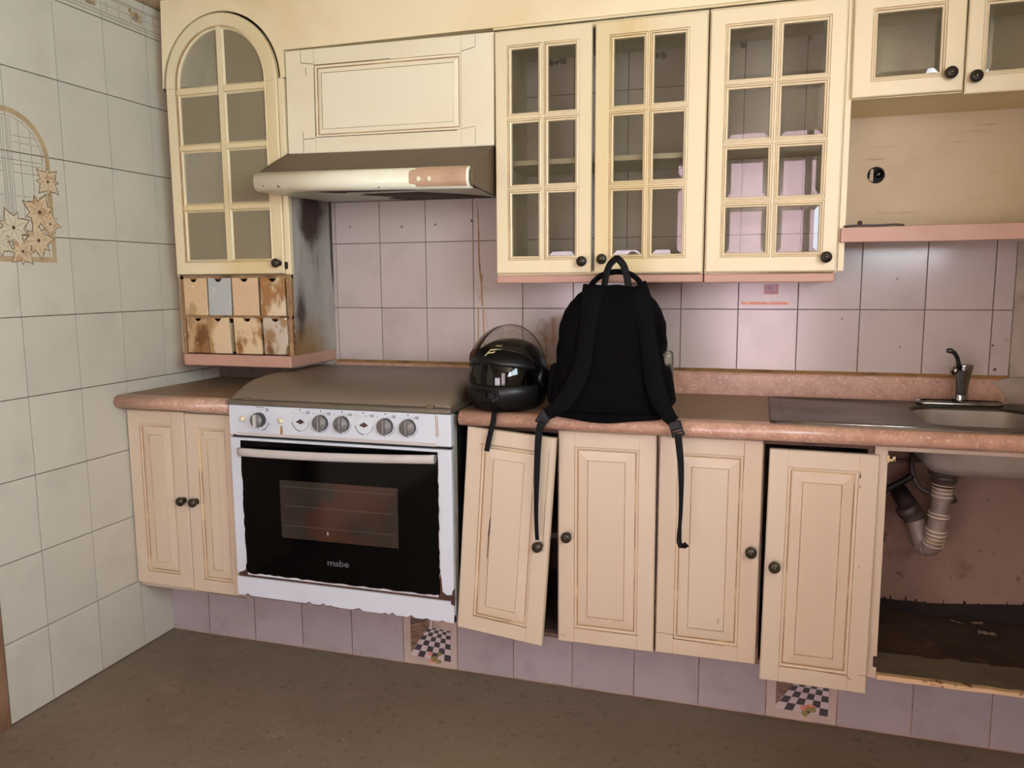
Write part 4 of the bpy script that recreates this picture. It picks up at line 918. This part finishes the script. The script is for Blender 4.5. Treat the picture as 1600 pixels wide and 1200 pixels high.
for x, has in burn:
    p = B()
    darc(p, x, zc, .031, pi*1.02, pi*1.5, .0028, 0); darc(p, x, zc, .031, pi*1.55, pi*2.0, .0014, 0); darc(p, x, zc, .029, pi*.55, pi*.98, .0006, 0); darc(p, x, zc, .029, pi*.25, pi*.5, .0006, 0)
    decal(p, [(x-.002, zc+.036), (x+.002, zc+.036), (x+.002, zc+.041), (x-.002, zc+.041)], 0)
    decal(p, [(x-.029, zc+.027), (x-.026, zc+.027), (x-.026, zc+.030), (x-.029, zc+.030)], 0)
    decal(p, [(x+.004, zc+.0305), (x+.022, zc+.0305), (x+.022, zc+.0312), (x+.004, zc+.0312)], 0)
    for q in range(2):
        for u_ in range(4): decal(p, [(x+.023+.0033*u_, zc+.027+.0052*q), (x+.0257+.0033*u_, zc+.027+.0052*q), (x+.0257+.0033*u_, zc+.030+.0052*q), (x+.023+.0033*u_, zc+.030+.0052*q)], 0)
    p.obj('printed_scale', 'ink', s_)
    if has:
        k = B().lathe([(.0262, 0), (.0262, .006), (.0245, .010)], (x, SF, zc), (0, -1, 0), 28).obj('knob', ['knobdark'], s_)
        b = B().lathe([(.0252, .004), (.0250, .014), (.0238, .017), (0, .0172)], (x, SF, zc), (0, -1, 0), 28)
        b.obj('knob_face', 'knobgrey', k)
        b = B().box(x-.0045, x+.0045, SF-.026, SF-.016, zc-.0235, zc+.0235); b.obj('knob_grip', 'knobgrey', k, bevel=.003)
    else:
        b = B().lathe([(.008, 0), (.0075, .003), (.003, .0035)], (x, SF, zc), (0, -1, 0), 14); b.box(x-.014, x-.006, SF-.002, SF, zc-.004, zc+.002); b.box(x+.006, x+.013, SF-.002, SF, zc-.003, zc+.002)
        b.obj('bare_stem', 'rust', s_)
x = .606
p = B(); darc(p, x, zc-.002, .034, pi*1.55, pi*1.95, .0026, 0)
for u_ in range(8): decal(p, [(x-.012+.004*u_, zc+.0405), (x-.009+.004*u_, zc+.0405), (x-.009+.004*u_, zc+.043), (x-.012+.004*u_, zc+.043)], 0)
for q in range(2):
    for u_ in range(3): decal(p, [(x+.026+.0036*u_, zc+.029+.0055*q), (x+.029+.0036*u_, zc+.029+.0055*q), (x+.029+.0036*u_, zc+.0325+.0055*q), (x+.026+.0036*u_, zc+.0325+.0055*q)], 0)
decal(p, [(x-.006, zc+.034), (x+.020, zc+.034), (x+.020, zc+.0347), (x-.006, zc+.0347)], 0)
for a, c in ((-.029, .002), (.036, -.015), (.018, -.034), (-.008, -.034)): decal(p, [(x+a, zc+c), (x+a+.005, zc+c), (x+a+.005, zc+c+.002), (x+a, zc+c+.002)], 0)
p.obj('printed_scale', 'ink', s_)
k = B().lathe([(.025, 0), (.0245, .014), (.0238, .017), (.0225, .019)], (x, SF, zc), (0, -1, 0), 28).obj('knob', 'knobdark', s_)
B().lathe([(.0232, .016), (.0228, .021), (.0215, .023), (0, .0232)], (x, SF, zc), (0, -1, 0), 28).obj('knob_face', 'knobgrey', k)
B().box(x-.005, x+.005, SF-.034, SF-.022, zc-.0215, zc+.0215).obj('knob_grip', 'handle', k, bevel=.003)
for x in (.541, .688): B().lathe([(.0105, 0), (.0100, .004), (.007, .006), (.0065, .009), (0, .0095)], (x, SF, zc), (0, -1, 0), 18).obj('ignition_button', 'ivory', s_)
p = B(); decal(p, [(.683, .857), (.692, .857), (.693, .888), (.690, .896), (.685, .89)], 0); decal(p, [(1.237, .885), (1.2395, .885), (1.2385, .955), (1.236, .955)], 0, .0007); decal(p, [(1.243, .889), (1.246, .884), (1.244, .95), (1.242, .95)], 0)
p.obj('rust_run', 'stain', s_)
# oven door
b = B().box(SX0+.004, SX1-.004, SF+.012, SF+.022, .846, .857); b.obj('gap', 'black', s_)
od = B().box(SX0, SX1, SF, SF+.022, .366, .846).obj('oven_door', 'white', s_, bevel=.003)
def jag(x, z0, z1, n, amp, top=0.0): return [(x+random.uniform(-amp, amp)*(.3+.7*(1-k/n)), z0+(z1-z0)*k/n) for k in range(n+1)]
L_ = jag(.5285, .378, .838, 30, .0035)[::-1]; R_ = jag(1.2405, .378, .838, 30, .0032)
bot = [(.5285+(1.2405-.5285)*k/40, .377+random.uniform(-.003, .002)) for k in range(1, 40)]
rp = [(x_-.002*(1 if x_ < .8 else -1), z_-.001) for x_, z_ in L_]+[(x_, z_-.0035) for x_, z_ in bot]+[(x_+.002, z_) for x_, z_ in R_]
p = B(); p.add([(x_, SF-.0004, z_) for x_, z_ in rp], [tuple(range(len(rp)))], 0)
p.add([(x_, SF-.0005, z_) for x_, z_ in [(SX0+.004, .366), (.53, .366), (.535, .40), (.5255, .41), (.522, .385), (.51, .378), (.497, .374)]], [tuple(range(7))], 0)
p.add([(x_, SF-.0005, z_) for x_, z_ in [(1.235, .366), (SX1, .366), (SX1, .382), (1.265, .378), (1.25, .388), (1.247, .43), (1.243, .45)]], [tuple(range(7))], 0)
p.obj('rust_edge', 'rust', od)
gp = L_+bot+R_
b = B(); b.loft([[(x_, SF-.0006, z_) for x_, z_ in gp], [(x_, SF-.003, z_) for x_, z_ in gp]], 0, True, True, False); b.obj('black_panel', 'blackglass', od)
w0 = [(.674, .514), (1.102, .516), (1.104, .713), (.674, .712)]
b = B().add([(x_, SF-.0034, z_) for x_, z_ in w0], [(0, 1, 2, 3)], 0); win = b.obj('oven_window', 'ovenwin', od)
p = B()
for z_ in (.690, .625, .557): p.add([(.69, SF-.0037, z_), (1.09, SF-.0037, z_+.002), (1.09, SF-.0037, z_+.0033), (.69, SF-.0037, z_+.0013)], [(0, 1, 2, 3)], 0)
p.obj('rack_wire', 'logo', win)
p = B().add([(.845, SF-.0042, .538), (.852, SF-.0042, .538), (.8485, SF-.0042, .552)], [(0, 1, 2)], 0); p.obj('paper_fleck', 'handle', od)
b = B(); pts = []
for k in range(25):
    t = k/24; bow = .026*(1-(2*t-1)**2); pts.append(Vector((.529+.709*t, SF-.016-bow, .801+.017*t)))
rings = []
for q in pts: rings.append([(q.x, q.y+.006, q.z-.012), (q.x, q.y-.004, q.z-.0135), (q.x, q.y-.008, q.z-.008), (q.x, q.y-.008, q.z+.010), (q.x, q.y-.004, q.z+.0145), (q.x, q.y+.006, q.z+.013)])
b.loft(rings, 0, True, True)
b.box(.529, .547, SF-.018, SF-.002, .790, .812); b.box(1.220, 1.238, SF-.018, SF-.002, .807, .829); b.obj('handle', 'handle', od)
cu = D.curves.new('lettering', 'FONT'); cu.body = 'mabe'; cu.size = .030; cu.extrude = .0002; cu.align_x = 'CENTER'; cu.offset = .0006
to = D.objects.new('lettering', cu); COL.objects.link(to)
bpy.context.view_layer.update()
dg = bpy.context.evaluated_depsgraph_get(); me = D.meshes.new_from_object(to.evaluated_get(dg)); D.objects.remove(to)
me.materials.clear(); me.materials.append(M_['logo'])
lo = link('lettering', me, od, loc=(.882, SF-.0036, .434), rot=(pi/2, 0, 0)); lo.scale = (1.25, 1, 1)
# drawer below, with a rusted ragged lower edge
poly = [(SX0, .358), (SX0, .292)]
for k in range(1, 60): poly.append((SX0+(SX1-SX0)*k/60, .292-.004*k/60+(random.choice([0, 0, 0, .004, .008]) if random.random() < .35 else 0)))
poly += [(SX1, .287), (SX1, .358)]
b = B().extr(poly, lambda x, z: (x, SF, z), lambda x, z: (x, SF+.02, z)); b.obj('bottom_drawer', 'white', s_)
poly2 = [(x, z-(.0035 if .29 < z < .30 else .001)) for x, z in poly if z < .34]; poly2 = [(SX0, .31)]+poly2+[(SX1, .31)]
b = B().extr(poly2, lambda x, z: (x, SF+.002, z), lambda x, z: (x, SF+.018, z)); b.obj('rust_edge', 'rust', s_)
b = B().box(SX0+.006, SX1-.004, SF+.006, SF+.02, .357, .367); b.obj('gap', 'rust', s_)
p = B().extr([(SX1-.010, .350), (SX1+.0006, .345), (SX1+.0006, .40), (SX1-.004, .392)], lambda x, z: (x, SF-.0006, z), lambda x, z: (x, SF+.010, z)); p.obj('rust_corner', 'rust', s_)
# lid: glass with a rolled front edge on a metal rim
b = B().box(SX0-.002, SX1+.002, SF-.004, -.055, .957, .974); b.obj('lid_rim', 'lidrim', s_, bevel=.004)
pr = [(-.588, .974), (-.588, .982), (-.570, .998), (-.548, 1.012), (-.52, 1.024), (-.47, 1.034), (-.40, 1.040), (-.10, 1.044), (-.07, 1.038), (-.062, .974)]
def lidring(x, sc, dz=0): return [(x, y*sc+(1-sc)*-.33, .974+(z-.974)*sc+dz) for y, z in pr]
b = B(); rings = [[(SX0+.004, y, .974+(z-.974)*.25) for y, z in pr], [(SX0+.010, y, .974+(z-.974)*.72) for y, z in pr], [(SX0+.026, y, .974+(z-.974)*.95) for y, z in pr], [(SX0+.05, y, z) for y, z in pr], [(SX1-.05, y, z) for y, z in pr], [(SX1-.026, y, .974+(z-.974)*.95) for y, z in pr], [(SX1-.010, y, .974+(z-.974)*.72) for y, z in pr], [(SX1-.004, y, .974+(z-.974)*.25) for y, z in pr]]
b.loft(rings, 0, True, True); b.obj('lid', 'lid', s_)
for x in (.556, 1.218): B().box(x-.012, x+.012, SF-.001, SF+.012, .972, .983).obj('lid_bumper', 'hood', s_, bevel=.003)

# ------------------------------------------------------------------ helmet
hm = thing('helmet', 'black full-face motorcycle helmet with raised clear visor beside the backpack', 'helmet', (1.432, -.452, .968))
HC = Vector((1.432, -.452, 1.062)); HR = -.20                              # turned a little towards the stove
hrot = Matrix.Rotation(HR, 4, 'Z')
def H(az, el, k=1.0, off=0.0):
    """point on the helmet shell: azimuth from the front, elevation from the visor line."""
    rx, ry = .121, .138; rz = .121 if el > 0 else .098
    ce = abs(math.cos(el))**(.85 if el > 0 else .28); se = math.sin(el)
    taper = 1.0
    p = Vector((math.sin(az)*rx*ce*taper, -math.cos(az)*ry*ce, math.copysign(abs(se)**(1.0 if el > 0 else .85), se)*rz))
    p = p*k; 
    if off: p = p + p.normalized()*off
    return HC + (hrot @ p)
def patch(a0, a1, e0, e1, na, ne, off, th=.0, closed=False, ef=None):
    rings = []
    for i in range(ne+1):
        row = []
        for j in range(na+(0 if closed else 1)):
            az = a0+(a1-a0)*j/na; el = e0+(e1-e0)*i/ne
            if ef: el = ef(az, i/ne)
            row.append(H(az, el, 1, off))
        rings.append(row)
    return rings
b = B(); rings = patch(-pi, pi, -1.25, 1.55, 48, 30, 0, closed=True); b.loft(rings, 0, True, True); b.obj('shell', 'helmet', hm)
b = B(); rings = patch(-1.12, 1.12, 0, 0, 30, 8, .0035, ef=lambda az, t: (-.10+.03*math.cos(az))+(t*(.52-.16*abs(az)))); b.loft(rings, 0, False, False); b.obj('sun_shield', 'visor_in', hm)
b = B()                                                                   # brow ridge
rings = [[H(az, .50-.17*abs(az)+de, 1, of) for az in [-1.2+2.4*j/30 for j in range(31)]] for de, of in ((-.06, .002), (-.03, .009), (.05, .010), (.20, .006), (.34, .004), (.55, .002), (.62, -.001))]
b.loft(rings, 0, False, False); b.obj('brow', 'helmetmatt', hm)
b = B()                                                                   # chin bar with its vents
rings = [[H(az, el, 1, of) for az in [-1.25+2.5*j/32 for j in range(33)]] for el, of in ((-.08, .001), (-.12, .010), (-.30, .014), (-.62, .014), (-.95, .011), (-1.18, .004))]
b.loft(rings, 0, False, False); b.obj('chin_bar', 'helmetmatt', hm)
def plate(pts, of0, of1, name, m):
    b = B(); b.loft([[H(a, e, 1, of0) for a, e in pts], [H(a*.96, e*.98, 1, of1) for a, e in pts]], 0, True, True, False); return b.obj(name, m, hm, bevel=.0015)
plate([(-.50, -.18), (-.30, -.16), (-.10, -.18), (.12, -.18), (.30, -.20), (.36, -.42), (.18, -.55), (.12, -.85), (-.22, -.85), (-.30, -.60), (-.52, -.45)], .010, .019, 'chin_vent', 'helmetmatt')
plate([(-.22, -.22), (.02, -.22), (.03, -.38), (-.20, -.34)], .017, .024, 'vent_slot', 'buckle')
plate([(.07, -.22), (.26, -.24), (.24, -.40), (.08, -.38)], .017, .023, 'vent_slot', 'buckle')
plate([(-.16, -.60), (.10, -.56), (.12, -.66), (-.14, -.70)], .018, .023, 'vent_slot', 'buckle')
b = B()
for s in (-1, 1):
    o = H(s*1.50, .04, 1, -.004); nrm = (o-HC).normalized(); nrm.z = 0
    B().lathe([(.030, 0), (.031, .010), (.026, .015), (.012, .0165), (.010, .014), (0, .014)], o, nrm, 24).obj('visor_hinge', 'helmetmatt', hm)
# raised clear visor: a curved shield swung up over the crown
ax = Vector((1, 0, 0))
def V(az, th, r):
    # th: swing angle of the arc about the hinge axis measured from straight ahead
    x = math.sin(az)*.126*r; fr = math.cos(az)*.150*r
    p = Vector((x, -fr*math.cos(th), fr*math.sin(th))) + Vector((0, 0, .010))
    return HC + (hrot @ p)
b = B(); rings = []
for r in (1.035, 1.022):
    rings.append([[V(-1.50+3.0*j/36, .62+1.02*i/12+(.16*abs(math.sin(-1.50+3.0*j/36))**2 if i == 0 else 0), r) for j in range(37)] for i in range(13)])
b.loft(rings[0], 0, False, False)
b.obj('visor', 'visor', hm)
b = B(); b.tube([V(-1.50+3.0*j/36, .62+1.02, 1.03) for j in range(37)], .0013, 6); b.tube([V(-1.50+3.0*j/36, .62+.16*abs(math.sin(-1.5+3.0*j/36))**2, 1.03) for j in range(37)], .0010, 6); b.obj('visor_rim', 'visor_in', hm)
# emblem above the visor line
def E(u, v): return H(.06+u*1.25, .68+v*1.9, 1, .0090)
def emb(b, pts): b.add([E(*q) for q in pts], [tuple(range(len(pts)))], 0)
b = B()
emb(b, [(-.02, .150), (.16, .150), (.20, .125), (.00, .125)])
emb(b, [(.10, .090), (.22, .090), (.19, .070), (.08, .070)]); emb(b, [(-.12, .075), (.10, .090), (.08, .065), (-.10, .052)])
emb(b, [(-.12, .075), (-.10, .052), (-.17, -.03), (-.20, -.03)]); emb(b, [(-.14, .005), (.02, .02), (.05, .042), (.02, .042), (-.02, .03), (-.13, .02)])
emb(b, [(.02, .02), (.05, .042), (.10, .09), (.08, .065)])
eo = b.obj('emblem', 'gold', hm)
b = B().ribbon(resample([(1.440, -.560, .974), (1.434, -.590, .974), (1.430, -.604, .968), (1.427, -.606, .945), (1.416, -.606, .901), (1.405, -.606, .852)], 20), .0165, .0022, [(0, -.3, 1)]*5+[(0, -1, .6)]*3+[(0, -1, 0)]*12); b.obj('chin_strap', 'webbing', hm)

# ------------------------------------------------------------------ backpack
bk = thing('backpack', 'black fabric backpack standing upright on the countertop, shoulder straps facing out', 'backpack', (1.765, -.47, .968))
LV = [(.9695, 1.615, 1.915, -.575, -.40), (.978, 1.592, 1.932, -.590, -.37), (1.0, 1.582, 1.934, -.594, -.355), (1.04, 1.586, 1.922, -.590, -.345), (1.09, 1.592, 1.917, -.582, -.34), (1.14, 1.597, 1.914, -.572, -.34), (1.19, 1.600, 1.915, -.560, -.34), (1.235, 1.603, 1.912, -.548, -.345), (1.27, 1.614, 1.900, -.538, -.352), (1.30, 1.632, 1.884, -.528, -.365), (1.322, 1.655, 1.865, -.518, -.38), (1.338, 1.685, 1.838, -.505, -.40), (1.345, 1.72, 1.80, -.488, -.425)]
def bagring(z, xl, xr, yf, yb, n=56):
    cx, cy, rx, ry = (xl+xr)/2, (yf+yb)/2, (xr-xl)/2, (yb-yf)/2; o = []
    for k in range(n):
        a = 2*pi*k/n; ca, sa = math.cos(a), math.sin(a); e = 2/3.6
        wr = .0035*math.sin(9*z*7+3*a)*math.sin(5*a+z*31)+.002*math.sin(70*z+8*a)
        o.append((cx+math.copysign(abs(ca)**e, ca)*(rx+wr), cy+math.copysign(abs(sa)**e, sa)*(ry+wr), z))
    return o
def interp(z):
    for i in range(len(LV)-1):
        if LV[i][0] <= z <= LV[i+1][0]:
            t = (z-LV[i][0])/(LV[i+1][0]-LV[i][0]); return [LV[i][k]+(LV[i+1][k]-LV[i][k])*t for k in range(5)]
zs = sorted(set([l[0] for l in LV]+[.985+.012*k for k in range(30) if .985+.012*k < 1.344]))
B().loft([bagring(*interp(z)) for z in zs], 0, True, True).obj('bag', 'bag', bk)
# bulging base seam overhanging the counter edge
pts = resample([(1.612, -.585, .972), (1.66, -.599, .972), (1.72, -.606, .968), (1.78, -.607, .968), (1.83, -.600, .972), (1.88, -.598, .974), (1.92, -.585, .974)], 30)
B().tube(pts, [.006+.007*math.sin(pi*k/29) for k in range(30)], 10).obj('base_fold', 'bag', bk)
Lp = resample([(1.712, -.498, 1.346), (1.710, -.522, 1.320), (1.707, -.538, 1.284), (1.702, -.560, 1.21), (1.699, -.582, 1.146), (1.686, -.604, 1.083), (1.655, -.625, 1.022), (1.622, -.632, .992), (1.600, -.634, .978)], 32)
Rp = resample([(1.832, -.495, 1.338), (1.845, -.518, 1.316), (1.862, -.535, 1.266), (1.878, -.556, 1.194), (1.893, -.580, 1.123), (1.911, -.603, 1.054), (1.935, -.620, 1.004), (1.950, -.626, .984), (1.962, -.630, .972)], 32)
wl = [.072-.022*min(1, k/9)+.005*max(0, min(1, (k-14)/8))-(.022*max(0, (k-25)/6)) for k in range(32)]
B().ribbon(Lp, wl, .010).obj('shoulder_strap', 'strap', bk)
B().ribbon(Rp, wl, .010).obj('shoulder_strap', 'strap', bk)
def buckle(x, z, rot):
    b = B().box(-.015, .015, -.006, .006, -.004, .022).box(-.017, -.013, -.007, .007, -.022, .020).box(.013, .017, -.007, .007, -.022, .020)
    for zz in (-.018, -.009, 0): b.box(-.015, .015, -.0075, .004, zz-.002, zz+.002)
    o = b.obj('buckle', 'buckle', bk, loc=(x, -.632, z), rot=(0, rot, 0), bevel=.0015); return o
buckle(1.590, .966, .55); buckle(1.970, .953, -.30)
wp = resample([(1.584, -.634, .957), (1.577, -.634, .925), (1.573, -.634, .88), (1.570, -.634, .80), (1.567, -.632, .70), (1.567, -.630, .64), (1.570, -.632, .598)], 26)
B().ribbon(wp, [.022-.010*k/25 for k in range(26)], .0018, [(.35*math.sin(k*.25)*(k/25), -1, 0) for k in range(26)]).obj('webbing_strap', 'webbing', bk)
wp = resample([(1.974, -.634, .940), (1.979, -.634, .90), (1.984, -.634, .85), (1.986, -.633, .79), (1.986, -.632, .72), (1.983, -.630, .65), (1.984, -.632, .628), (1.990, -.636, .620), (2.000, -.640, .624), (2.006, -.642, .630)], 30)
B().ribbon(wp, [.021-.011*min(1, k/22) for k in range(23)]+[.012, .013, .014, .015, .016, .017, .017], .0018, [(.5*math.sin(k*.3)*(k/30), -1, 0) for k in range(30)]).obj('webbing_strap', 'webbing', bk)
lp = resample([(1.735, -.485, 1.325), (1.7375, -.480, 1.352), (1.742, -.476, 1.382), (1.752, -.474, 1.408), (1.768, -.473, 1.424), (1.774, -.473, 1.425), (1.790, -.474, 1.408), (1.800, -.476, 1.382), (1.807, -.480, 1.352), (1.810, -.485, 1.325)], 40)
B().ribbon(lp, .021, .004, [(.25*(-1 if k < 20 else 1), -1, .2) for k in range(40)]).obj('hanging_loop', 'webbing', bk)
lp = resample([(1.680, -.440, 1.318), (1.690, -.436, 1.350), (1.715, -.433, 1.374), (1.745, -.431, 1.385), (1.775, -.431, 1.387), (1.805, -.432, 1.380), (1.830, -.434, 1.362), (1.845, -.438, 1.335), (1.848, -.440, 1.31)], 34)
B().tube(lp, .0085, 10).obj('carry_handle', 'strap', bk)
pts = resample([(1.738, -.486, 1.340), (1.775, -.488, 1.343), (1.812, -.486, 1.338)], 10)
B().tube(pts, .006, 8).obj('top_seam', 'strap', bk)
for sd in (-1, 1):
    b = B(); rings = []
    for z, o in ((.985, .002), (1.0, .014), (1.04, .020), (1.08, .020), (1.105, .016), (1.11, .012)):
        xl, xr = interp(z)[1:3]; xx = (xl-o, xl+.02) if sd < 0 else (xr-.02, xr+o)
        rings.append([(xx[0]+(xx[1]-xx[0])*(.5+.5*math.copysign(abs(math.cos(a))**.6, math.cos(a))), -.46+.075*math.copysign(abs(math.sin(a))**.6, math.sin(a)), z) for a in [2*pi*k/20 for k in range(20)]])
    b.loft(rings, 0, True, True); b.obj('side_pocket', 'bag', bk)
# drink bottle peeping out of the right side pocket
bt = thing('bottle', 'cloudy plastic bottle stuck in the right side pocket of the backpack', 'bottle', (1.922, -.44, 1.0))
b = B().lathe([(.016, 1.02), (.019, 1.04), (.019, 1.135), (.017, 1.148), (.011, 1.153)], (1.921, -.44, 0), (0, 0, 1), 20); b.obj('bottle_body', 'bottle', bt)
b = B().lathe([(.008, 0), (.008, .012), (0, .0125)], (1.906, -.45, 1.136), (-.2, -.2, 1), 14); b.obj('cap', 'cap', bt)

# ------------------------------------------------------------------ flat pink, red and orange marks on the tiles under the eight-pane cabinet
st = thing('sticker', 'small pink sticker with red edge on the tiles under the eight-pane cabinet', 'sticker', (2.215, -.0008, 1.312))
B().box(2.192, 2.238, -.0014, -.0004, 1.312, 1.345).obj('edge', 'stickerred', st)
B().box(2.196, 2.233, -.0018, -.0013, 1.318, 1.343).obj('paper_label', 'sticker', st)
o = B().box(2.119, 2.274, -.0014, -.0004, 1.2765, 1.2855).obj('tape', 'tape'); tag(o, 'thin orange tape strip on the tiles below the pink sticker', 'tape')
